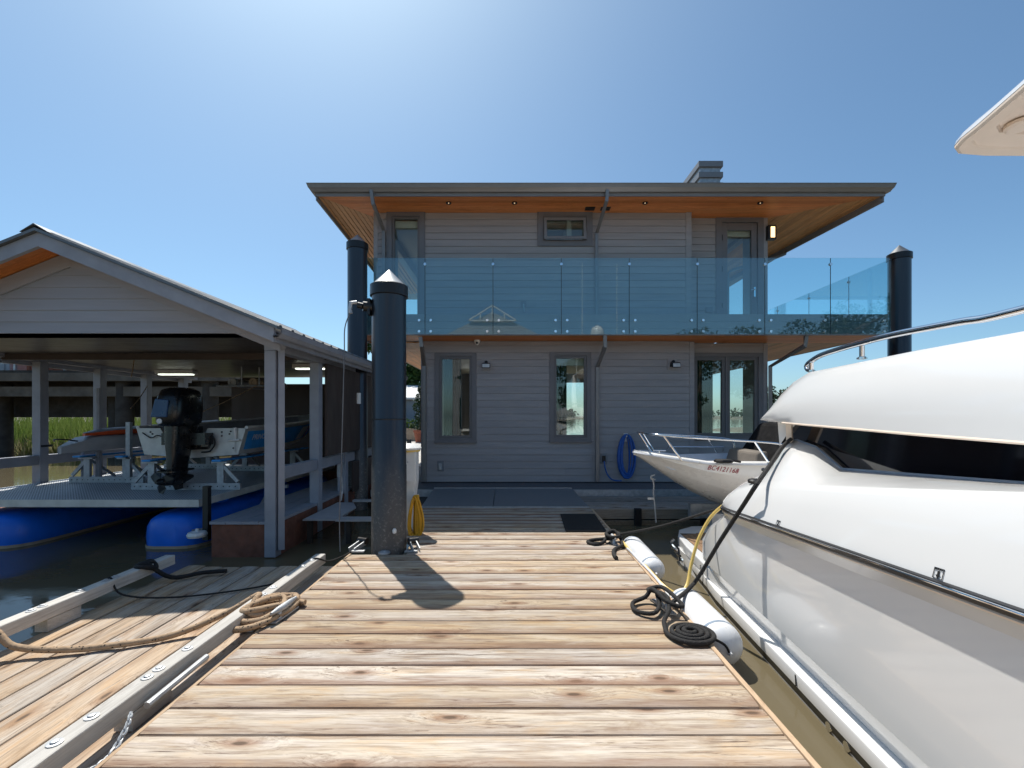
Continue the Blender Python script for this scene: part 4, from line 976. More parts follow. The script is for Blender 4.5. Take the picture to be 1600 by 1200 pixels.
for xx in (-5.48, -4.43): MB().box(xx-.07, xx+.07, 6.7, 9.6, .832, .862).build("bunk_pad", m['bluedecal'], lift, bevel=.01)
for xx in (-7.2, -6.5): MB().box(xx-.07, xx+.07, 7.4, 9.8, .832, .862).build("bunk_pad", m['bluedecal'], lift, bevel=.01)

# ------------------------------------------------------------------ aluminium skiff
sk = thing("aluminium_skiff", "aluminium skiff with blue side panels and black outboard inside the boathouse", "boat", (-5.0, 9, .9))
XC = -5.0; st = []
for k in range(15):
    t = k/14; y = 7.0+4.1*t; hb = .85*(1-max(0,(t-.35)/.65)**2.3); zs = 1.34+.20*t**1.6; zc = .92+.36*t**2.4; zk = .865+.61*max(0,(t-.45)/.55)**2.6; hc = hb*(.86-.35*t**2)
    st.append((y, max(hb,.012), zs, zc, min(zk,zs-.05), hc))
def hullrow(p):
    y, hb, zs, zc, zk, hc = p
    return [(XC-hb,y,zs),(XC-hb*.97-.0,y,zs-.06),(XC-hc,y,zc),(XC-hc*.5,y,(zc+zk)/2-.012),(XC,y,zk),(XC+hc*.5,y,(zc+zk)/2-.012),(XC+hc,y,zc),(XC+hb*.97,y,zs-.06),(XC+hb,y,zs)]
b = MB(); rows = [hullrow(p) for p in st]; b.grid(rows); b.build("hull", m['alu'], sk, smooth=30)
b = MB(); rows = [[(XC-hb+.03,y,zs-.002),(XC-hc*.96,y,zc+.04),(XC,y,zk+.06),(XC+hc*.96,y,zc+.04),(XC+hb-.03,y,zs-.002)] for y,hb,zs,zc,zk,hc in st[:-1]]; b.grid(rows); b.build("hull_lining", m['boardgrey'], sk, smooth=30)
b = MB(); b.tube([(XC+hb,y,zs) for y,hb,zs,zc,zk,hc in st], .028, 8); b.tube([(XC-hb,y,zs) for y,hb,zs,zc,zk,hc in st], .028, 8); b.build("gunwale", m['alu'], sk, smooth=True)
# transom: two halves either side of the motor
p = st[0]; tz = 1.34
b = MB(); b.prism([(XC-.85,6.98,1.33),(XC-.83,6.98,1.25),(XC-.73,6.98,.92),(XC,6.98,.865),(XC+.73,6.98,.92),(XC+.83,6.98,1.25),(XC+.85,6.98,1.33),(XC+.26,6.98,1.33),(XC+.2,6.98,1.22),(XC-.42,6.98,1.22),(XC-.48,6.98,1.33)], (0,.04,0)); b.build("transom", m['alu'], sk)
b = MB(); b.box(XC-.5,XC+.28,7.03,7.2,1.12,1.24); b.box(XC+.1,XC+.6,7.03,7.3,1.0,1.26); b.build("motor_well", m['black'], sk, bevel=.02)
q = MB(); q.tube([(XC+.1,6.93,1.2),(XC+.22,6.90,1.25),(XC+.36,6.92,1.22),(XC+.40,6.94,1.1),(XC+.34,6.92,.98),(XC+.2,6.93,.96)], .012, 6, sub=4); q.tube([(XC+.05,6.95,1.28),(XC+.3,6.93,1.16),(XC+.33,6.9,1.04),(XC+.2,6.92,1.02)], .02, 6, sub=4); q.tube([(XC-.75,6.97,1.26),(XC-.6,6.95,1.18),(XC-.5,6.95,1.22),(XC-.38,6.95,1.17)], .008, 6, sub=4); q.build("wiring", m['black'], sk, smooth=True)
q = MB()
for dx, dz in ((.48,1.27),(.48,1.21),(.62,1.28),(.60,1.24),(-.63,1.27),(-.60,1.24),(.30,.97),(.66,1.02)): q.lathe((XC+dx,6.975,dz), [(.012,-.006),(.014,.006)], 8, 'y')
q.build("drain_fittings", m['black'], sk)
q = MB(); q.tube([(XC+.60,6.95,1.14),(XC+.78,6.95,1.15)], .018, 8); q.tube([(XC+.70,6.96,1.15),(XC+.70,6.95,1.34)], .022, 8); q.tube([(XC+.69,6.96,1.14),(XC+.69,6.96,.96)], .006, 6); q.build("stern_cleat", m['whitepaint'], sk, smooth=True)
# blue decal panels follow the side
def side_pt(f, h, off=.006):
    k = f*14; i = min(13, int(k)); u = k-i; a, c = hullrow(st[i]), hullrow(st[i+1])
    A = Vector(a[7]).lerp(Vector(c[7]), u); B = Vector(a[6]).lerp(Vector(c[6]), u); return B.lerp(A, h)+Vector((off,0,-off*.3))
b = MB(); b.grid([[side_pt(.02+.80*k/14, h) for h in (.20,.6,1.0)] for k in range(15)]); b.build("side_panel", m['bluedecal'], sk, smooth=True)
b = MB(); b.grid([[side_pt(.44+.10*k/3+.06*h, h, .010) for h in (.25,.55,.9)] for k in range(4)]); b.build("side_flash", m['whiteink'], sk, smooth=True)
b = MB(); b.grid([[side_pt(.56+.02*k/2+.06*h, h, .010) for h in (.25,.55,.9)] for k in range(3)]); b.build("side_flash", m['red'], sk, smooth=True)
P0 = side_pt(.055, .60, .014); P1 = side_pt(.30, .60, .014)
place_text("boat_lettering", "PRINCECRAFT", .13, P0, P1-P0, (.25,0,1), m['whiteink'], sk, .25)
ob = MB()
# outboard: cowl, mid leg, gearcase, propeller
OX, OY = -5.0, 6.72
def ring(z, w, d, dy=0, n=16, p=.55): return [(OX+w*math.copysign(abs(math.cos(a))**p, math.cos(a)), OY+dy+d*math.copysign(abs(math.sin(a))**p, math.sin(a)), z) for a in [2*math.pi*k/n for k in range(n)]]
ob.grid([ring(1.40,.11,.20), ring(1.20,.11,.20), ring(.95,.085,.19), ring(.80,.065,.18,-.02), ring(.62,.05,.16,-.02)], True)
ob.grid([ring(.72,.15,.26,-.05), ring(.70,.15,.26,-.05)], True)
ob.prism([(OX-.01,OY-.26,.72),(OX-.01,OY+.2,.72),(OX-.01,OY+.1,.42),(OX-.01,OY-.06,.42)], (.02,0,0))
ob.lathe((OX,OY-.02,.58), [(.01,-.34),(.07,-.26),(.085,-.1),(.075,.12),(.03,.3)], 14, 'y')
ob.box(OX-.16, OX+.16, OY+.16, OY+.30, 1.0, 1.36); ob.box(OX-.30, OX+.36, OY+.05, OY+.24, 1.08, 1.26)
om = ob.build("outboard_motor", m['blacksatin'], sk, smooth=40)
b = MB(); rows = [ring(1.37,.15,.26,.02), ring(1.43,.19,.31,.02), ring(1.62,.20,.32,.03), ring(1.80,.19,.30,.04), ring(1.90,.165,.26,.05), ring(1.945,.10,.16,.06)]; b.grid(rows, True); b.f.append(tuple(5*16+j for j in range(16))); b.f.append(tuple(range(16))); b.build("cowl", m['blacksatin'], om, smooth=50)
b = MB(); b.prism([(OX-.19,OY-.300,1.50),(OX+.05,OY-.308,1.50),(OX+.07,OY-.300,1.75),(OX-.13,OY-.285,1.77)], (0,.03,0)); b.build("cowl_panel", M("cowl_blue", (.012,.055,.16), .3, coat=.15), om, bevel=.01)
b = MB(); b.lathe((OX-.06,OY-.295,1.445), [(.038,-.004),(.038,.02)], 16, 'y'); b.build("emblem", m['whiteink'], om)
b = MB()
for k in range(3):
    a = k*2.094+.4; d = Vector((math.cos(a),0,math.sin(a))); s = Vector((-math.sin(a),0,math.cos(a))); c = Vector((OX,OY-.33,.58))
    b.prism([c+d*.04-s*.03, c+d*.10-s*.075+Vector((0,.03,0)), c+d*.17-s*.03+Vector((0,.02,0)), c+d*.17+s*.04, c+d*.09+s*.07, c+d*.04+s*.03], (0,.012,0))
b.lathe((OX,OY-.34,.58), [(.02,-.09),(.05,-.02),(.055,.08)], 12, 'y'); b.build("propeller", m['black'], om)
# kayak and paddle board on the left bunks
def board(xc, y0, L, w, zb, th, name, mat, label, cat, nose):
    rows = []; TH = th
    for k in range(17):
        t = k/16; th = TH; hb = w/2*(math.sin(math.pi*min(1,max(0,(t*.95+.012))))**.8); r = .07*(1-t)**3*nose+.20*t; th_ = th; th = th_*min(1, .45+t*4)
        rows.append([(xc+hb*c, y0+L*t, zb+r+th*s) for c, s in ((-1,.45),(-.96,.8),(-.8,1),(0,1.04),(.8,1),(.96,.8),(1,.45),(.9,.1),(.5,0),(-.5,0),(-.9,.1))])
    b = MB(); b.grid(rows, True); b.f.append(tuple(range(11))); b.f.append(tuple(16*11+j for j in range(11)))
    return tag(b.build(name, mat, smooth=45), label, cat), rows
ky, _ = board(-7.05, 6.98, 3.4, .86, .868, .25, "kayak", m['kayak'], "pale grey kayak lying on the bunks under the paddle board", "kayak", .8)
pb_, rows = board(-7.02, 7.35, 3.3, .80, 1.125, .11, "paddle_board", m['boardgrey'], "grey paddle board with red rails on top of the kayak", "paddle board", 1.0)
b = MB(); rl = [[(p[0]+(p[0]+7.02)*.012, p[1]-(.012 if i == 0 else 0), p[2]) for p in (r[8], r[7], r[6], r[5])] for i, r in enumerate(rows)]; ll = [[(p[0]+(p[0]+7.02)*.012, p[1], p[2]) for p in (r[9], r[10], r[0], r[1])] for r in rows]
b.grid(ll[::-1]+rl); b.build("rail_band", m['red'], pb_, smooth=60)
b = MB(); b.grid([[(-7.02+d*.27*math.sin(math.pi*(.12+.76*k/10))**.5, 7.75+2.3*k/10, 1.232) for d in (-1,1)] for k in range(11)]); b.build("deck_pad", m['kayak'], pb_)
b = MB(); b.tube([(-7.25,7.1,1.12),(-7.15,7.0,1.15),(-7.0,7.02,1.15),(-6.9,7.12,1.12)], .012, 6, sub=4); b.tube([(-7.18,6.99,1.06),(-7.3,6.95,1.05)], .02, 6); b.build("grab_loop", m['black'], ky, smooth=True)
MB().box(-6.47,-6.40,7.5,7.56,.5,1.42).build("bunk_guide", m['galv'], lift)
b = MB(); b.tube([(-7.1,7.7,.40),(-7.1,7.7,2.0)], .045, 8); b.tube([(-7.3,7.62,.45),(-7.3,7.62,.9)], .025, 6); b.build("guide_post", m['shedpaint'], lift)

# ================================================================== MOTOR YACHT
AY = R(4.4); CA, SA = math.cos(AY), math.sin(AY)
# local frame: u to starboard, v towards the stern, z up; the whole boat is turned by AY
def fromlocal(u, v, z): return Vector((u*CA+v*SA, v*CA-u*SA, z))
UC = 3.45
base = Vector((UC, 1.0, WATER))
yacht = bpy.data.objects.new("motor_yacht", None); COL.objects.link(yacht)
yacht.location = fromlocal(*base); yacht.rotation_euler = (0, 0, -AY); WL[yacht] = base
tag(yacht, "large white motor yacht with tinted side windows moored along the right of the dock", "yacht")
def pu(px, py, u):
    k = (px-800)/700; v = u*(CA+k*SA)/(k*CA-SA); Y = v*CA-u*SA
    return Vector((u, v, 1.5-(py-652)*Y/700))
def mir(p): return Vector((2*UC-p[0], p[1], p[2]))
def lerp(a, b, t): return a+(b-a)*t
def zrail(v): return .715-.0655*(v-4.0)*(1 if v > 1.5 else 1.0)
def both(rows, name, mat, smooth=40, close=False):
    b = MB(); b.grid(rows); b.grid([[mir(p) for p in r] for r in rows]); return b.build(name, mat, yacht, smooth=smooth)
# hull: stations from stern to bow
def urail(v):
    if v > 3.85: t = min(1, (v-3.85)/.40); return 1.50+.30*(1-math.sqrt(max(0,1-t*t)))
    if v < -1.5: t = min(1, (-1.5-v)/6.0); return 1.50+(UC-1.50)*t**2.0
    return 1.50
vs_ = [4.28,4.27,4.26,4.25,4.24,4.2,4.12,4.0,3.85,3.7,3.5,3.2,2.8,2.4,2.0,1.6,1.2,.6,0,-.8,-1.5,-2.5,-3.5,-4.5,-5.5,-6.4,-7.1,-7.45]
hull = []; lower = []; boot = []; rub = []
for v in vs_:
    u = urail(v) if v < 4.255 else {4.26:1.95,4.27:2.4,4.28:UC}[v]; z = zrail(v); e = 1 if v > -1.5 else max(0, 1-((-1.5-v)/6.0)**1.3)
    bul = max(0, min(1, (v-3.1)/.95))**1.6       # the quarter bulges aft below the rail
    def cl(x): return min(x, UC)
    flare = 0 if v > -1.5 else .5*(1-e)
    hull.append([Vector((cl(u+.012),v,z-.03)), Vector((cl(u+.042+flare*.2),v+bul*.10,z-.10)), Vector((cl(u+.050+flare*.5),v+bul*.48,.42)), Vector((cl(u+.053+flare*.8),v+bul*.72,.22)), Vector((cl(u+.060+flare),v+bul*.74,.07)), Vector((cl(u+.135+flare),v+bul*.52,-.09))])
    uu = u if v <= 3.85 else 1.50
    lower.append([Vector((cl(uu+.137+flare),v,-.088)), Vector((cl(uu+.055+flare),v,-.098)), Vector((cl(uu+.052+flare),v,-.105)), Vector((cl(uu+.060+flare),v,-.185))])
    boot.append([Vector((cl(uu+.060+flare),v,-.186)), Vector((cl(uu+.085+flare),v,-.30)), Vector((cl(uu+.25+flare),v,-.75))])
    rub.append(Vector((u-.004, v, z)))
both(hull, "hull", m['gel'], 14)
# the lower hull goes on aft under the swim platform
aft = [6.05, 5.95, 5.7, 5.2, 4.6]
def ulow(v): return 1.50+.045*(v-4.0)*(1 if v > 4 else 0)+(0 if v < 5.7 else .35*((v-5.7)/.35)**2)
low2 = [[Vector((ulow(v)+.137,v,-.088)), Vector((ulow(v)+.055,v,-.098)), Vector((ulow(v)+.052,v,-.105)), Vector((ulow(v)+.060,v,-.185))] for v in aft]
boot2 = [[Vector((ulow(v)+.060,v,-.186)), Vector((ulow(v)+.085,v,-.30)), Vector((ulow(v)+.25,v,-.75))] for v in aft]
both(low2+lower, "chine", m['gel'], 30); both(boot2+boot, "bottom", m['antifoul'], 30); both([[r[0]+(r[1]-r[0])*f+Vector((-.003,0,0)) for f in (.44,.56)] for r in boot2+boot], "waterline_scum", m['fender'], 30)
# rub rail, steel capped rubber
def both_tube(pts, r, name, mat, n=8):
    MB().tube([mir(p) for p in pts], r, n).build(name, mat, yacht, smooth=True); return MB().tube(pts, r, n).build(name, mat, yacht, smooth=True)
both_tube(rub, .020, "rub_rail", m['black'])
both_tube([p+Vector((-.017,0,.006)) for p in rub], .0055, "rub_rail_strip", m['chrome'])
both_tube([p+Vector((.002,0,-.026)) for p in rub], .008, "rub_rail_edge", m['beige'], 6)
# bulwark crease and the moulding up to the window
A = [pu(1129,786,1.515), pu(1136,776,1.53), pu(1150,766,1.55), pu(1172,761,1.58), pu(1190,760.5,1.60), pu(1205,761,1.60), pu(1225,761.5,1.60), pu(1250,762.5,1.60), pu(1280,763.5,1.60), pu(1400,768,1.60), pu(1600,775,1.60)]
B = [pu(1133,783,1.60), pu(1144,770,1.74), pu(1165,753,1.90), pu(1200,737,2.04), pu(1216,715,2.10), pu(1230,690,2.13), pu(1246,688,2.15), pu(1276,699,2.15), pu(1317,734,2.15), pu(1440,744,2.15), pu(1600,757,2.15)]
for v in (.8, -.4, -1.5, -3.0):
    A.append(Vector((urail(v)+.10, v, A[10].z+(1.59-v)*.03))); B.append(Vector((2.15+max(0,(-1.5-v)*.3), v+.4, B[10].z+(2.19-v)*.02)))
rows = []
for a, b_ in zip(A, B):
    v = min(a.y, 4.2); r0 = Vector((urail(min(a.y,4.2))+.004, min(a.y,4.2), zrail(v)+.015))
    r1 = lerp(r0, a, .55)+Vector((-.008,0,0)); a2 = lerp(a, b_, .10)+Vector((0,0,.010))
    mid = lerp(a, b_, .5)+Vector((0,0,.012)); m2 = lerp(a, b_, .78)+Vector((.004,0,.010))
    inner = b_+Vector((.07,0,-.02)); rows.append([r0, r1, lerp(r0,a,.93), a+Vector((.012,0,.006)), a2, mid, m2, b_, inner, inner+Vector((0,0,-.3))])
both(rows, "bulwark", m['gel'], 60)
# dark side windows: slightly leaning slab with a pale trim above and below
top = [pu(1236,664.5,2.20), pu(1300,668.5,2.20), pu(1400,676,2.20), pu(1600,692,2.20)]; top.append(Vector((2.20, .4, 1.375))); top.append(Vector((2.25,-2.2,1.34)))
rowsw = [[t, Vector((2.17,t.y,1.02)), Vector((2.21,t.y,1.0))] for t in top]
MB().grid(rowsw).build("side_window", m['darkglass'], yacht, smooth=30); MB().grid([[mir(p) for p in r] for r in rowsw]).build("side_window", m['darkglass'], yacht, smooth=30)
trimb = [B[8]+Vector((-.006,0,.004)), lerp(B[8],B[9],.5)+Vector((-.006,0,.004)), B[9]+Vector((-.006,0,.004)), B[10]+Vector((-.006,0,.004)), B[11]+Vector((-.006,0,.004))]
both_tube(trimb, .012, "window_trim", m['fenderblue'], 6)
both_tube([p+Vector((-.004,0,.004)) for p in B[5:9]], .008, "window_trim", m['fenderblue'], 6)
# corner post under the overhang
b = MB(); p0, p1 = pu(1234,690,2.10), pu(1233,660,2.08); MB().bar(mir(p0), mir(p1), .045, .07).build("corner_post", m['beige'], yacht); b.bar(p0, p1, .045, .07); b.build("corner_post", m['beige'], yacht, bevel=.006)
# flybridge moulding
bot = [pu(1195,657,2.02), pu(1198,657.5,2.0), pu(1207,658,1.97), pu(1222,659.5,1.95), pu(1245,661.5,1.95), pu(1275,664,1.95), pu(1330,668.5,1.95), pu(1430,677,1.95), pu(1600,690,1.95)]
topf = [pu(1195.5,655,2.03), pu(1199,648,2.04), pu(1207,635,2.05), pu(1221,616,2.06), pu(1240,597,2.08), pu(1264,582,2.10), pu(1320,571,2.10), pu(1430,548.5,2.10), pu(1600,518,2.10)]
for v, zb, zt in ((.6,1.385,1.895),(-1.0,1.37,1.86),(-2.2,1.36,1.70),(-3.0,1.34,1.40)):
    bot.append(Vector((1.95+max(0,-.3*(v+1)), v, zb))); topf.append(Vector((2.12+max(0,-.3*(v+1)), v+.15, zt)))
rows = []
for p, q in zip(bot, topf):
    n = 6; r = [p+Vector((.13,0,-.004)), p+Vector((.012,0,-.006))]
    for k in range(n+1):
        t = k/n; r.append(lerp(p, q, t)+Vector((-.045*math.sin(math.pi*t),0,0)))
    r += [q+Vector((.03,-.0,.008)), q+Vector((.10,-.02,-.01)), q+Vector((.12,-.02,-.25))]; rows.append(r)
both(rows, "flybridge_coaming", m['gel'], 60)
rows = [[p+Vector((.125,0,-.003)), Vector((2.3,p.y,p.z+.03)), Vector((UC,p.y-.02,p.z+.04))] for p in bot]
both(rows, "overhang_lining", m['beige'], 40)
both_tube([p+Vector((.004,0,-.006)) for p in bot[3:]], .009, "overhang_edge", m['beige'], 6)
rows = [[q+Vector((.12,-.02,-.2)), Vector((UC, q.y-.02, q.z-.2))] for q in topf[4:]]
both(rows, "flybridge_deck", m['gelgrey'], 30)
b = MB(); r0 = rows[0]; b.prism([topf[0]+Vector((.1,-.03,-.02)), topf[5]+Vector((.1,-.02,-.02)), mir(topf[5]+Vector((.1,-.02,-.02))), mir(topf[0]+Vector((.1,-.03,-.02)))], (0,-.03,0)); b.build("flybridge_back", m['gel'], yacht)
# stainless rail along the flybridge
rl = [pu(1268,579,2.14), pu(1262,577,2.14), pu(1261,571,2.14), pu(1268,564,2.135), pu(1283,555,2.13), pu(1310,546,2.125), pu(1345,536,2.12), pu(1400,522,2.12), pu(1500,503,2.12), pu(1600,483,2.12)]
rl += [Vector((2.12,.9,2.04)), Vector((2.14,-.6,2.05))]
rp = spline(rl, 5)
both_tube(rp, .0195, "flybridge_rail", m['chrome'], 14)
b = MB()
for px, y0, y1 in ((1347,560,540), (1268,580,566)):
    p0, p1 = pu(px, y0, 2.14), pu(px, y1, 2.13); b.tube([p0, p1], .016, 10); b.lathe(tuple(p0), [(.03,-.005),(.03,.006),(.018,.012)], 12); b.tube([mir(p0), mir(p1)], .016, 10)
for v in (1.1, -.2): b.tube([Vector((2.13,v,1.88)), Vector((2.12,v,2.04))], .016, 10); b.tube([mir(Vector((2.13,v,1.88))), mir(Vector((2.12,v,2.04)))], .016, 10)
b.build("rail_post", m['chrome'], yacht, smooth=True)
# fore deck, aft bulkhead closing the body
b = MB(); fr = [Vector((urail(v)+.05, v, A[10].z+(1.59-max(v,-4.0))*.03-.12)) for v in (-2.9,-4,-5,-6,-7,-7.4)]
b.grid([[p, Vector((UC,p.y,p.z+.08)), mir(p)] for p in fr]); b.grid([[Vector((min(UC,urail(p.y)+.004),p.y,zrail(p.y)+.015)), p] for p in fr]); b.grid([[mir(Vector((min(UC,urail(p.y)+.004),p.y,zrail(p.y)+.015))), mir(p)] for p in fr]); b.build("fore_deck", m['gel'], yacht, smooth=40)
b = MB(); b.grid([[Vector((1.85,4.22,.3)), Vector((2.1,4.24,.3)), Vector((UC,4.25,.3))],[Vector((1.85,4.2,.70)), Vector((2.1,4.22,.80)), Vector((UC,4.22,.80))],[Vector((1.75,3.90,.80)), Vector((2.2,3.7,.86)), Vector((UC,3.7,.86))],[Vector((1.9,3.2,.80)), Vector((2.2,3.2,.86)), Vector((UC,3.2,.86))]]); q = [Vector(p) for p in b.v]; b.add([mir(p) for p in q], b.f[:]); b.build("transom", m['gel'], yacht, smooth=50)
b = MB(); b.box(2.2, 2*UC-2.2, 3.05, 3.1, .8, 1.46); b.build("saloon_bulkhead", m['darkglass'], yacht)
# swim platform with laid teak
b = MB(); out = [Vector((1.62,3.9,.02)), Vector((1.585,4.6,.02)), Vector((1.60,5.3,.02)), Vector((1.64,5.75,.02)), Vector((1.74,6.05,.02)), Vector((1.95,6.25,.02)), Vector((2.4,6.36,.02)), Vector((UC,6.42,.02))]
full = out+[mir(p) for p in out[:-1]][::-1]
ins = [p+Vector((.035,-.0,-.115)) for p in full]
b.prism(full, (0,0,-.11)); sp_ = b.build("swim_platform", m['gel'], yacht, bevel=.012)
b = MB(); b.prism([Vector((1.64,3.9,-.092)), Vector((1.60,5.6,-.092)), Vector((1.75,6.0,-.092)), Vector((2.0,6.15,-.092)), Vector((UC,6.25,-.092)), Vector((UC,3.9,-.092))], (0,0,-.5)); k_ = len(b.v); b.prism([mir(Vector((p))) for p in b.v[:6]], (0,0,-.5)); b.build("stern_body", m['gel'], sp_)
x = 1.70
while x < 2*UC-1.7:
    ve = 6.10 if 2.3 < x < 2*UC-2.3 else 5.90-.5*max(0, 1.95-min(x, 2*UC-x))
    MB().box(x, x+.062, 4.12, ve, .0205, .0245).build("teak_plank", m['teak_y'] if 'teak_y' in m else m['teak'], sp_); x += .067
b = MB(); b.box(1.695, 2*UC-1.695, 4.12, 5.86, .0195, .0208); b.build("teak_caulking", m['caulk'], sp_)
b = MB(); b.tube([Vector((1.58,5.72,-.03)), Vector((1.53,5.66,-.05)), Vector((1.52,5.5,-.07)), Vector((1.56,5.4,-.09))], .018, 8); b.tube([Vector((1.56,5.72,-.03)), Vector((1.55,5.72,-.13))], .012, 6); b.tube([Vector((1.52,5.55,-.05)), Vector((1.57,5.30,-.16))], .02, 8); b.build("boarding_step", m['chrome'], sp_, smooth=True)
b = MB(); b.tube([Vector((1.535,5.36,-.02)), Vector((1.535,5.30,-.16))], .012, 6); b.tube([Vector((1.53,5.42,-.10)), Vector((1.53,5.26,-.09))], .012, 6); b.build("step_clip", m['black'], sp_)
q0 = Vector((1.583,4.78,-.07)); place_text("hull_lettering", "S", .07, q0, (0,-1,0), (0,0,1), m['blackink'], sp_, .2)
# panel seams on the quarter
b = MB(); b.tube([Vector((1.577,4.98,.018)), Vector((1.575,4.97,-.09))], .004, 5); b.tube([Vector((1.565,4.62,-.02)), Vector((1.553,4.60,-.18))], .004, 5); b.tube([Vector((1.5515,2.93,-.11)), Vector((1.556,2.93,-.18))], .004, 5); b.build("hull_seam", m['blackink'], yacht)
# skin fittings low on the boot
b = MB()
for v in (2.62, 2.47): b.lathe((1.568,v,-.222), [(.026,-.006),(.030,.012),(.016,.016)], 12, 'x')
b.build("skin_fitting", m['chrome'], yacht, smooth=True)
# fairlead and cleat in the quarter
b = MB(); c = pu(1181,751,1.66); b.lathe(tuple(c), [(.055,-.02),(.06,.0),(.05,.012),(.02,.014)], 14); b.build("fairlead", m['black'], yacht, smooth=True)
b = MB(); c = pu(1200,741,1.9); b.tube([c-Vector((0,.09,-.03)), c+Vector((0,.09,.03))], .016, 8); b.tube([c, c+Vector((0,0,.03))], .014, 6); b.build("stern_cleat", m['chrome'], yacht, smooth=True)
# sling marks: frame, arrow, word
def bul_pt(v, h):
    """a point on the bulwark, h = 0 at the rail, 1 at the crease"""
    best = min(range(len(A)-1), key=lambda i: 0 if A[i+1].y <= v <= A[i].y else abs(A[i].y-v)+1)
    a, c = A[best], A[best+1]; t = 0 if abs(c.y-a.y) < 1e-6 else (v-a.y)/(c.y-a.y); a_ = lerp(a, c, t)
    r0 = Vector((1.504, v, zrail(v)+.015)); p = lerp(r0, a_, h); bow_ = -.008*(h/.55 if h < .55 else (1-h)/.45); return p+Vector((bow_-.002, 0, 0))
for px, py, s in ((1467,896,.84), (1216.5,818,.82)):
    c = pu(px, py, 1.51); zt_, vv = c.z, c.y
    hh = (zt_-zrail(vv)-.015)/max(.1, (bul_pt(vv,1).z-zrail(vv)-.015))
    c = bul_pt(vv, hh); up = (bul_pt(vv, hh+.1)-bul_pt(vv, hh-.1)).normalized(); rt = (bul_pt(vv-.05,hh)-bul_pt(vv+.05,hh)); rt = Vector((0,-1,.0655)).normalized()
    w, h = .052*s, .050*s; b = MB()
    nrm = Vector((-1,0,0))*.0015
    def q4(a0, a1, b0, b1):
        P = [c+rt*a+up*d for a, d in ((a0,b0),(a1,b0),(a1,b1),(a0,b1))]; b.prism(P, nrm)
    e = .0022
    q4(-w/2,w/2,-h/2,-h/2+e); q4(-w/2,w/2,h/2-e,h/2); q4(-w/2,-w/2+e,-h/2,h/2); q4(w/2-e,w/2,-h/2,h/2)
    q4(-.004,.004,-.006,.010); b.prism([c+rt*a+up*d for a, d in ((-.010,-.006),(.0,-.020),(.010,-.006))], nrm)
    sl = b.build("sling_mark", m['blackink'], yacht)
    place_text("sling_lettering", "SLING", .013, c-rt*.0195+up*.0125+nrm, rt, up, m['blackink'], sl)
# hardtop on two arches, radar dome and whip aerials
ht = [Vector(p) for p in ((2.50,2.30,0),(2.58,2.66,0),(2.645,2.97,0),(2.665,3.10,0),(2.70,3.19,0),(2.78,3.255,0),(2.95,3.29,0),(3.3,3.32,0))]
ring_ = ht+[Vector((2*UC-p.x,p.y,0)) for p in ht][::-1]+[Vector((2*UC-2.75,-.6,0)), Vector((2*UC-3.2,-.95,0)), Vector((3.2,-.95,0)), Vector((2.75,-.6,0))]
cen = Vector((UC,1.1,0)); n = len(ring_)
def rg(s, z): return [cen+(p-cen)*s+Vector((0,0,z)) for p in ring_]
b = MB(); b.grid([rg(.90,3.315), rg(.905,3.295), rg(.955,3.285), rg(.96,3.275), rg(.99,3.27), rg(1.0,3.285), rg(1.0,3.30)], True); b.f.append(tuple(range(n))); lin = b.build("hardtop_lining", m['beige'], yacht, smooth=30)
b = MB(); b.grid([rg(1.001,3.302), rg(.995,3.33), rg(.965,3.365), rg(.8,3.40)], True); b.f.append(tuple(3*n+i for i in range(n))); hto = b.build("hardtop", m['gel'], yacht, smooth=50)
b = MB()
for dz in (2.95, 3.95): b.box(dz-.018, dz+.018, -.4, 2.9, 3.306, 3.3145)
b.lathe((2.90,2.98,3.285), [(.06,-.012),(.075,.0),(.075,.02)], 14); b.build("hardtop_fitting", m['beige'], lin)
b = MB()
for s in (0, 1):
    P = [Vector((2.55,.9,1.75)), Vector((2.62,.3,2.5)), Vector((2.75,-.1,3.3))]; P = [mir(p) for p in P] if s else P; b.tube(P, [.12,.11,.10], 8)
b.build("arch", m['gel'], yacht, smooth=True)
b = MB(); b.tube([Vector((3.45,.05,3.4)), Vector((3.45,-.05,4.55))], .07, 10); b.build("mast", m['gel'], hto, smooth=True)
b = MB(); b.lathe((3.45,-.05,4.9), [(.20,-.34),(.26,-.28),(.28,-.05),(.26,.10),(.19,.22),(.09,.28),(.01,.295)], 20); b.build("radar_dome", m['gel'], hto, smooth=True)
b = MB()
for uu, hh in ((2.75,7.6),(4.15,7.6)): b.tube([Vector((uu,.3,3.38)), Vector((uu,.3,hh))], .012, 6)
b.build("whip_aerial", m['whitepaint'], hto)

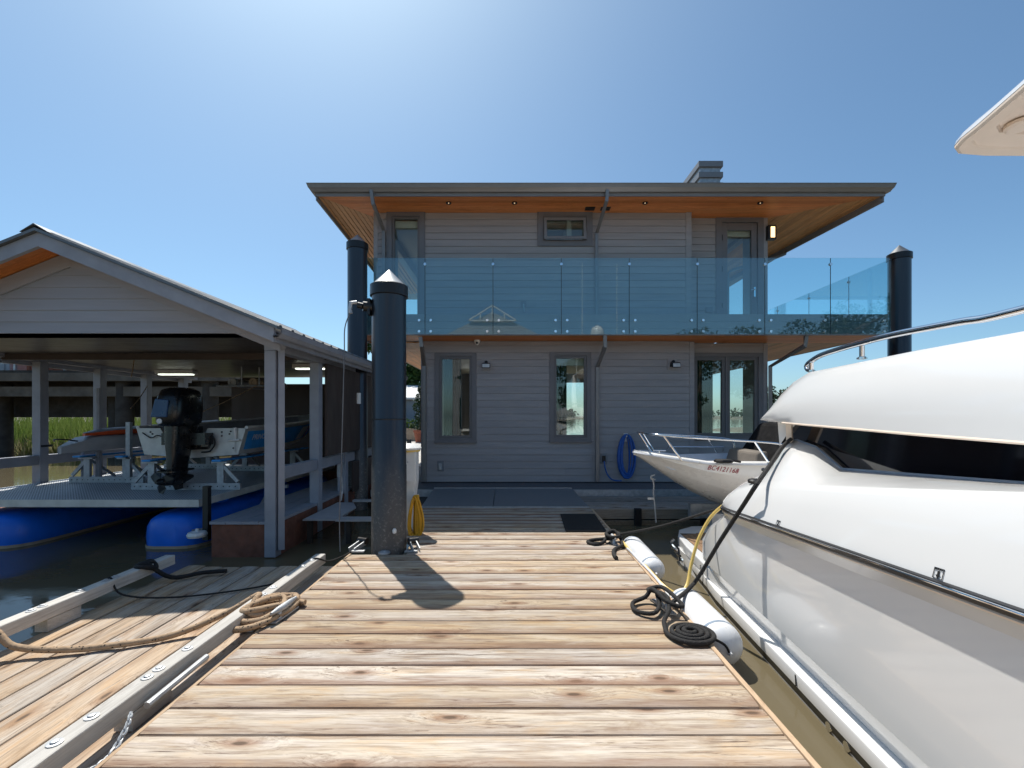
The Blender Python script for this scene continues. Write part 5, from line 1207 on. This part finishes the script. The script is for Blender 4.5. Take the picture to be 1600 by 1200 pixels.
# ------------------------------------------------------------------ tender on the swim platform (bow to the left)
td = thing("tender", "small white open tender with steel bow rail carried across the yacht stern", "boat", (3.4, 6.25, .05))
YC = 6.22; rows = []; rin = []
def tsec(t):
    x = 1.69+3.6*t; hb = .74*(1-(1-min(1,t/.62))**2.6)**.62 if t < .62 else .74
    hb = max(hb, .02); zs = 1.045-.11*min(1, t/.22)+.03*t; zk = .22+.80*max(0, 1-t/.42)**1.55; zk = min(zk, zs-.05); zc = zk+(zs-zk)*(.42-.12*min(1,t)); hc = hb*(.62+.22*min(1,t*1.6)); return x, hb, zs, zk, zc, hc
ts = [0,.008,.02,.04,.07,.11,.16,.22,.3,.4,.5,.6,.7,.8,.9,1.0]
for t in ts:
    x, hb, zs, zk, zc, hc = tsec(t)
    rows.append([(x,YC-hb*.9,zs+.005),(x,YC-hb,zs-.012),(x,YC-hb,zs-.035),(x,YC-hb*.965,zs-.05),(x,YC-(hb*.9+hc*.1),zc+(zs-zc)*.55),(x,YC-hc,zc+.01),(x,YC-hc*.93,zc-.015),(x,YC-hc*.45,(zc+zk)/2-.03),(x,YC,zk),
                 (x,YC+hc*.45,(zc+zk)/2-.03),(x,YC+hc*.93,zc-.015),(x,YC+hc,zc+.01),(x,YC+(hb*.9+hc*.1),zc+(zs-zc)*.55),(x,YC+hb*.965,zs-.05),(x,YC+hb,zs-.035),(x,YC+hb,zs-.012),(x,YC+hb*.9,zs+.005)])
b = MB(); b.grid(rows); b.f.append(tuple((len(rows)-1)*17+j for j in range(17))); b.build("hull", m['gelboat'], td, smooth=40)
rin = []
for t in ts[2:]:
    x, hb, zs, zk, zc, hc = tsec(t); hi = max(.01, hb-.10)
    rin.append([(x+.03,YC-hb*.9,zs+.004),(x+.03,YC-hi,zs-.002),(x+.03,YC-hi*.9,max(.80,zk+.06)),(x+.03,YC,max(.78,zk+.05)),(x+.03,YC+hi*.9,max(.80,zk+.06)),(x+.03,YC+hi,zs-.002),(x+.03,YC+hb*.9,zs+.004)])
b = MB(); b.grid(rin); b.build("liner", m['gelgrey'], td, smooth=30)
b = MB()
for sgn in (-1, 1): b.tube([(x_, YC+sgn*h_*1.004, z_-.03) for x_, h_, z_, *_ in [tsec(t) for t in ts]], .016, 6)
b.build("rub_strip", m['fender'], td, smooth=True)
def rail_pts(s):
    return [Vector((1.76,YC,1.29)), Vector((1.80,YC+s*.22,1.285)), Vector((1.95,YC+s*.46,1.265)), Vector((2.4,YC+s*.64,1.235)), Vector((3.0,YC+s*.68,1.20)), Vector((3.35,YC+s*.69,1.16)), Vector((3.42,YC+s*.69,1.08)), Vector((3.42,YC+s*.69,.97))]
b = MB()
for s in (-1, 1): b.tube(rail_pts(s), .0135, 10, sub=5)
for s in (-1, 1):
    for p, q in (((1.95,.46,1.265),(2.16,.53,.95)), ((3.0,.68,1.20),(3.16,.69,.95))): b.tube([(p[0],YC+s*p[1],p[2]), (q[0],YC+s*q[1],q[2])], .012, 8)
b.tube([(1.76,YC,1.29),(1.93,YC-.02,1.02)], .012, 8); b.tube([(2.35,YC+.55,1.02),(2.36,YC+.52,1.06),(3.2,YC+.56,1.05),(3.2,YC+.58,.98)], .011, 8); b.build("bow_rail", m['chrome'], td, smooth=True)
b = MB(); b.tube([(1.92,YC-.12,1.05),(2.08,YC-.16,1.05)], .010, 8); b.tube([(2.0,YC-.14,1.05),(2.0,YC-.14,.99)], .010, 6); b.build("bow_cleat", m['chrome'], td, smooth=True)
b = MB(); b.lathe((2.62,YC-.675,.955), [(.10,-.012),(.115,.005),(.10,.022),(.03,.026)], 16); b.tube([(2.5,YC-.68,.96),(2.7,YC-.69,.97),(2.82,YC-.69,.95)], .016, 6); b.build("coiled_line", m['rope_black'], td, smooth=True)
b = MB(); b.hexa([(3.30,YC-.50,.85),(4.5,YC-.52,.85),(4.5,YC+.52,.85),(3.30,YC+.5,.85),(3.62,YC-.36,1.42),(4.1,YC-.38,1.46),(4.1,YC+.38,1.46),(3.62,YC+.36,1.42)]); b.build("console_cover", m['blackcloth'], td, bevel=.05)
b = MB(); b.hexa([(3.13,YC-.45,.82),(3.30,YC-.45,.82),(3.30,YC+.4,.82),(3.13,YC+.4,.82),(3.18,YC-.42,1.04),(3.32,YC-.42,1.06),(3.32,YC+.36,1.06),(3.18,YC+.36,1.04)]); b.build("seat_cover", m['timbermid'], td, bevel=.03)
b = MB(); b.tube([(1.98,YC,.70),(1.93,YC,.68),(1.94,YC,.64),(1.99,YC,.64)], .012, 8, sub=3); b.tube([(1.95,YC,.66),(1.97,YC,.56),(1.96,YC,.44),(1.98,YC,.30),(2.0,YC,.04)], .010, 6); b.box(1.88,1.97,YC-.02,YC+.02,.36,.39); b.build("bow_eye", m['galv'], td, smooth=True)
# registration letters follow the near side
def tside(x, h):
    t = (x-1.69)/3.6; X, hb, zs, zk, zc, hc = tsec(t); a = Vector((x,YC-hb*.965,zs-.05)); c = Vector((x,YC-(hb*.9+hc*.1),zc+(zs-zc)*.55)); return lerp(c, a, h)+Vector((0,-.005,0))
p0, p1 = tside(2.46, .30), tside(2.86, .22)
me_o = place_text("registration_lettering", "BC4121168", .088, p0+Vector((0,-.004,.0)), p1-p0, tside(2.6,1)-tside(2.6,0), m['redink'], td, .35, .86)
b = MB(); b.box(2.6,4.9,YC-.4,YC-.3,.03,.24); b.box(2.6,4.9,YC+.3,YC+.4,.03,.24); b.build("chock", m['galv'], td)

# ------------------------------------------------------------------ fenders and mooring lines
def fender(name_label, p0, p1, r):
    p0, p1 = Vector(p0), Vector(p1); d = (p1-p0).normalized(); L = (p1-p0).length
    t = thing("fender", name_label, "fender", (p0+p1)/2-Vector((0,0,r)), "white fenders between dock and yacht")
    prof = [(0,.05),(.04,.28),(.10,.46),(.22,.66),(.38,.82),(.58,.93),(.80,.985),(1.0,1.0)]
    q = [(a*r, w*r) for a, w in prof]; s = [(a, w) for a, w in q]+[(L-a, w) for a, w in q[::-1]]
    MB().tube([p0+d*a for a, w in s], [max(.004,w) for a, w in s], 24).build("body", m['fender'], t, smooth=60)
    for a in (1.0*r, L-1.0*r): MB().tube([p0+d*(a-.012), p0+d*(a+.012)], [r*1.004, r*1.004], 24).build("band", m['fenderblue'], t, smooth=60)
    for a, s_ in ((0,-1),(L,1)): MB().tube([p0+d*(a-s_*.02), p0+d*(a+s_*.03)], [r*.14, r*.07], 12).build("end_eye", m['fender'], t, smooth=True)
    return t
fender("near white cylindrical fender under the coiled black rope", (1.455,3.88,-.08), (1.465,3.02,-.09), .15)
fender("far white cylindrical fender beside the far right cleat", (1.42,5.38,-.02), (1.42,4.42,-.04), .122)
tag(MB().tube([(1.27,3.02,.03),(1.34,3.0,.02),(1.42,2.99,-.02),(1.465,3.015,-.09)], .009, 6, sub=4).build("lanyard", m['rope_black'], smooth=True), "short black lanyard on the end of the near white fender", "rope")
tag(MB().tube([Vector((1.21,3.40,.09))]+[fromlocal(*pu(a, b_, u)) for a, b_, u in ((1085,911,1.24),(1124,847,1.36),(1163,787,1.46),(1182,757,1.50),(1203,727,1.72),(1222,699,1.95),(1236,686,2.06))], .0165, 8, sub=3).build("mooring_line", m['rope_black'], smooth=True), "thick black mooring line rising from the near right cleat to the yacht cabin", "rope")
pe = fromlocal(*pu(1118,796,1.66))
tag(MB().tube([Vector((1.25,5.34,.10)), lerp(Vector((1.25,5.34,.10)), pe, .5)-Vector((0,0,.03)), pe], .013, 8, sub=6).build("mooring_line", m['rope_black'], smooth=True), "black mooring line from the far right cleat to the yacht stern", "rope")
pp = [Vector((1.29,5.25,.05)), Vector((1.31,5.0,.02)), Vector((1.33,4.6,.015)), Vector((1.335,4.3,.015)), Vector((1.38,4.05,-.03)), Vector((1.47,3.97,-.06)), Vector((1.58,4.05,-.02)), Vector((1.66,4.15,.14)), Vector((1.75,4.2,.36)), Vector((1.86,4.2,.56)), Vector((1.95,4.15,.68))]
tag(MB().tube(pp, .0145, 8, sub=6).build("hose", m['hose_yl'], smooth=True), "pale yellow hose looping from the dock edge to the yacht quarter", "hose")
tag(MB().tube([(1.30,5.05,.025),(1.315,4.6,.022),(1.325,4.2,.02),(1.31,3.8,.02),(1.26,3.62,.04)], .011, 6, sub=5).build("mooring_rope", m['fender'], smooth=True), "thin white line lying along the right dock edge between the cleats", "rope")

# ================================================================== BACKGROUND
# old pier on piles behind the boathouse
pier = thing("timber_pier", "dark timber pier on piles seen through the boathouse", "pier", (-26, 20, -.2))
for (y, za, zb, mm) in ((18.0,2.95,3.28,'timbermid'),(18.3,2.35,2.74,'timbermid'),(20.5,2.8,3.28,'timberdark')): MB().box(-52, -11, y-.15, y+.15, za, zb).build("beam", m[mm], pier)
MB().box(-52, -11, 17.9, 20.7, 3.29, 3.38).build("pier_deck", m['timberdark'], pier)
MB().box(-52, -11, 19.9, 20.1, 1.5, 3.28).build("bulkhead", m['timberdark'], pier)
for i, x in enumerate((-16.9,-15.9,-13.5,-12.4,-21.8,-26,-30,-35,-40)): MB().lathe((x,18.4 if i % 2 else 19.2,0), [(.32,-.6),(.30,3.0)], 10).build("pile", m['timberdark'], pier, smooth=True)
b = MB()
for x in range(-50, -11, 2): b.box(x-.04, x+.04, 18.0, 18.08, 3.38, 4.25)
b.box(-52, -11, 18.0, 18.06, 3.66, 3.72); b.build("railing", m['galv'], pier)
for lab, x, w, h, mm in (("blue container on the pier behind the outboard", -14.3, 1.6, 2.1, 'bluebox'), ("white container on the pier left of the blue one", -12.4, 1.9, 2.0, 'whitepaint'), ("orange container on the pier seen between the boathouse posts", -16.6, 1.9, 1.9, 'orange'), ("red brown container at the left end of the pier", -19.5, 2.0, 2.2, 'terracotta'), ("pale grey container on the pier by the second boathouse post", -22.3, 2.2, 2.2, 'kayak')):
    t = thing("storage_container", lab, "container", (x, 20, 3.53), "containers stored on the pier"); MB().box(x-w/2, x+w/2, 18.9, 20.5, 3.385, 3.385+h).build("container_body", m[mm], t, bevel=.03)
    b = MB()
    for k in range(6): b.box(x-w/2+.1+k*w/6, x-w/2+.18+k*w/6, 18.87, 18.898, 3.5, 3.25+h)
    b.build("container_rib", m[mm], t)
# reeds on the bank
b = MB()
for _ in range(5200):
    x = random.uniform(-27.5, -11.2); y = random.uniform(20.5, 24.2); z = -.3+(y-20.5)*.14; h = random.uniform(.9, 1.9); w = random.uniform(.015,.035)
    lx, ly = random.gauss(0,.22), random.gauss(0,.18)
    b.add([(x-w,y,z),(x+w,y,z),(x+lx*.4+w*.8,y+ly*.4,z+h*.6),(x+lx*.4-w*.8,y+ly*.4,z+h*.6),(x+lx,y+ly,z+h)], [(0,1,2,3),(3,2,4)])
tag(b.build("reeds", m['reed'], base=True), "bright green reeds on the bank seen through the boathouse", "reeds", kind='stuff')
b = MB()
for _ in range(2600):
    x = random.uniform(-27.5, -11.2); y = random.uniform(20.2, 22.4); z = -.28; h = random.uniform(.4, 1.1); w = random.uniform(.012,.028); lx, ly = random.gauss(0,.35), random.gauss(0,.25)
    b.add([(x-w,y,z),(x+w,y,z),(x+lx*.4+w*.8,y+ly*.4,z+h*.6),(x+lx*.4-w*.8,y+ly*.4,z+h*.6),(x+lx,y+ly,z+h)], [(0,1,2,3),(3,2,4)])
tag(b.build("dry_reeds", m['reeddry'], base=True), "dry straw coloured reeds at the water edge", "reeds", kind='stuff')
# strip between the nearest pile and the house: quay, shed, plants
wb = thing("quay_building", "low blue grey building with white roof beyond the left side of the house", "building", (-7.6, 29, .12))
MB().box(-11, -3.6, 27.6, 33, .12, 2.55).build("wall", m['shedpaint'], wb); q = MB(); q.hexa([(-11.3,27.2,2.58),(-3.3,27.2,2.58),(-3.3,33.4,3.1),(-11.3,33.4,3.1),(-11.3,27.2,2.70),(-3.3,27.2,2.70),(-3.3,33.4,3.9),(-11.3,33.4,3.9)]); q.build("roof", m['whitepaint'], wb)
for i in range(6): MB().box(-11+i*1.25, -11+i*1.25+1.23, 27.56, 27.598, .9, 2.5).build("wall_panel", m['fenderblue'], wb)
tree("bushy_tree", "bright green bushy tree above the low quay building", -8.6, 37, 0, 8.2, 3.6, m['leaf'], 9000, .36)
tree("bushy_tree", "green tree just right of the bushy tree behind the house corner", -4.5, 40, 0, 7.5, 3.2, m['leaf'], 7000, .36)
bl = thing("planter_box", "brown timber planter at the back of the concrete quay", "planter", (-5.4, 26.2, .12)); MB().box(-8.5, -3.2, 25.8, 26.6, .12, .85).build("planter_wall", m['foam'], bl)
b = MB(); leaf_cloud(b, (-6.3,26.2,1.1), (1.6,.3,.35), 500, .16); b.build("foliage", m['leaf'], bl)
tp = thing("potted_topiary", "clipped spiral topiary in a terracotta pot by the house corner", "plant", (-5.05, 24.6, .12))
q = MB(); q.lathe((-5.05,24.6,.12), [(.24,0),(.33,.55),(.37,.58),(.37,.68),(.31,.68),(.29,.60)], 20); q.build("pot", m['terracotta'], tp, smooth=True)
q = MB(); q.tube([(-5.05,24.6,.7),(-5.0,24.6,1.8),(-5.05,24.6,3.1)], [.05,.045,.02], 6); q.build("stem", m['bark'], tp)
q = MB()
for k in range(5): leaf_cloud(q, (-5.05+.10*math.sin(k*2.1),24.6,1.05+k*.5), (.42-.05*k,.42-.05*k,.28), 420, .09, shell=.7)
q.build("foliage", m['leafd'], tp)
sb = thing("moored_launch", "white launch with chrome rails moored beyond the nearest pile", "boat", (-4.6, 15.5, .2))
b = MB(); b.grid([[(-5.6+.9*t*1.1-0.0,13.3+t*3.6,.75+.1*t),(-5.5+.9*t,13.3+t*3.6,.20),(-3.9-.3*t*t,13.3+t*3.6,.20),(-3.75-.45*t*t,13.3+t*3.6,.75+.1*t)] for t in (0,.25,.5,.75,1)]); b.build("hull", m['gel'], sb, smooth=40)
MB().hexa([(-5.0,14.2,.75),(-4.0,14.2,.75),(-4.1,15.6,.78),(-4.9,15.6,.78),(-4.9,14.6,1.2),(-4.1,14.6,1.2),(-4.2,15.2,1.2),(-4.8,15.2,1.2)]).build("windscreen", m['darkglass'], sb, bevel=.03)
b = MB(); b.tube([(-4.1,14.0,.78),(-3.95,14.0,2.0),(-4.0,14.3,2.55),(-4.3,14.8,2.62)], .035, 8, sub=4); b.tube([(-3.9,13.6,1.3),(-4.6,13.6,1.28)], .02, 8); b.tube([(-3.9,13.6,.8),(-3.9,13.6,1.3)], .02, 8); b.build("boat_rail", m['chrome'], sb, smooth=True)

# behind the camera, seen only as reflections in the glass
nb = thing("neighbour_boathouse", "tall gabled grey building behind the viewpoint, mirrored in the balcony glass", "building", (-1.2, -15, WATER))
MB().box(-4.2, 1.6, -20, -12.4, -.2, 6.9).build("wall", m['siding'], nb)
q = MB(); q.prism([(-4.8,-12,6.8),(2.2,-12,6.8),(-1.3,-12,8.5)], (0,-8.4,0)); q.build("roof", m['galv'], nb)
q = MB()
for a, c in (((-2.9,-11.9,7.9),(-1.3,-11.9,8.9)),((.3,-11.9,7.9),(-1.3,-11.9,8.9)),((-1.3,-11.9,7.9),(-1.3,-11.9,8.9)),((-2.1,-11.9,7.9),(-2.1,-11.9,8.4)),((-.5,-11.9,7.9),(-.5,-11.9,8.4)),((-2.9,-11.9,7.9),(.3,-11.9,7.9))): q.bar(a, c, .08, .08)
q.build("gable_truss", m['whitepaint'], nb)
for i in range(3): MB().box(-3.7+i*1.9, -2.5+i*1.9, -12.38, -12.34, .8, 2.9).build("window", m['darkglass'], nb)
for i, (x, y, h, r) in enumerate(((13,-24,8,4),(19,-26,10,4.6),(25,-23,9.5,4.4),(31,-24,11,5),(38,-20,9,4.5),(9,-30,9,4))):
    tree("bank_tree", ["first","second","third","fourth","fifth","sixth"][i]+" green tree from the left in the row behind the viewpoint", x, y, -.2, h, r, m['leafd'], 5000, .34, group="trees behind the viewpoint")
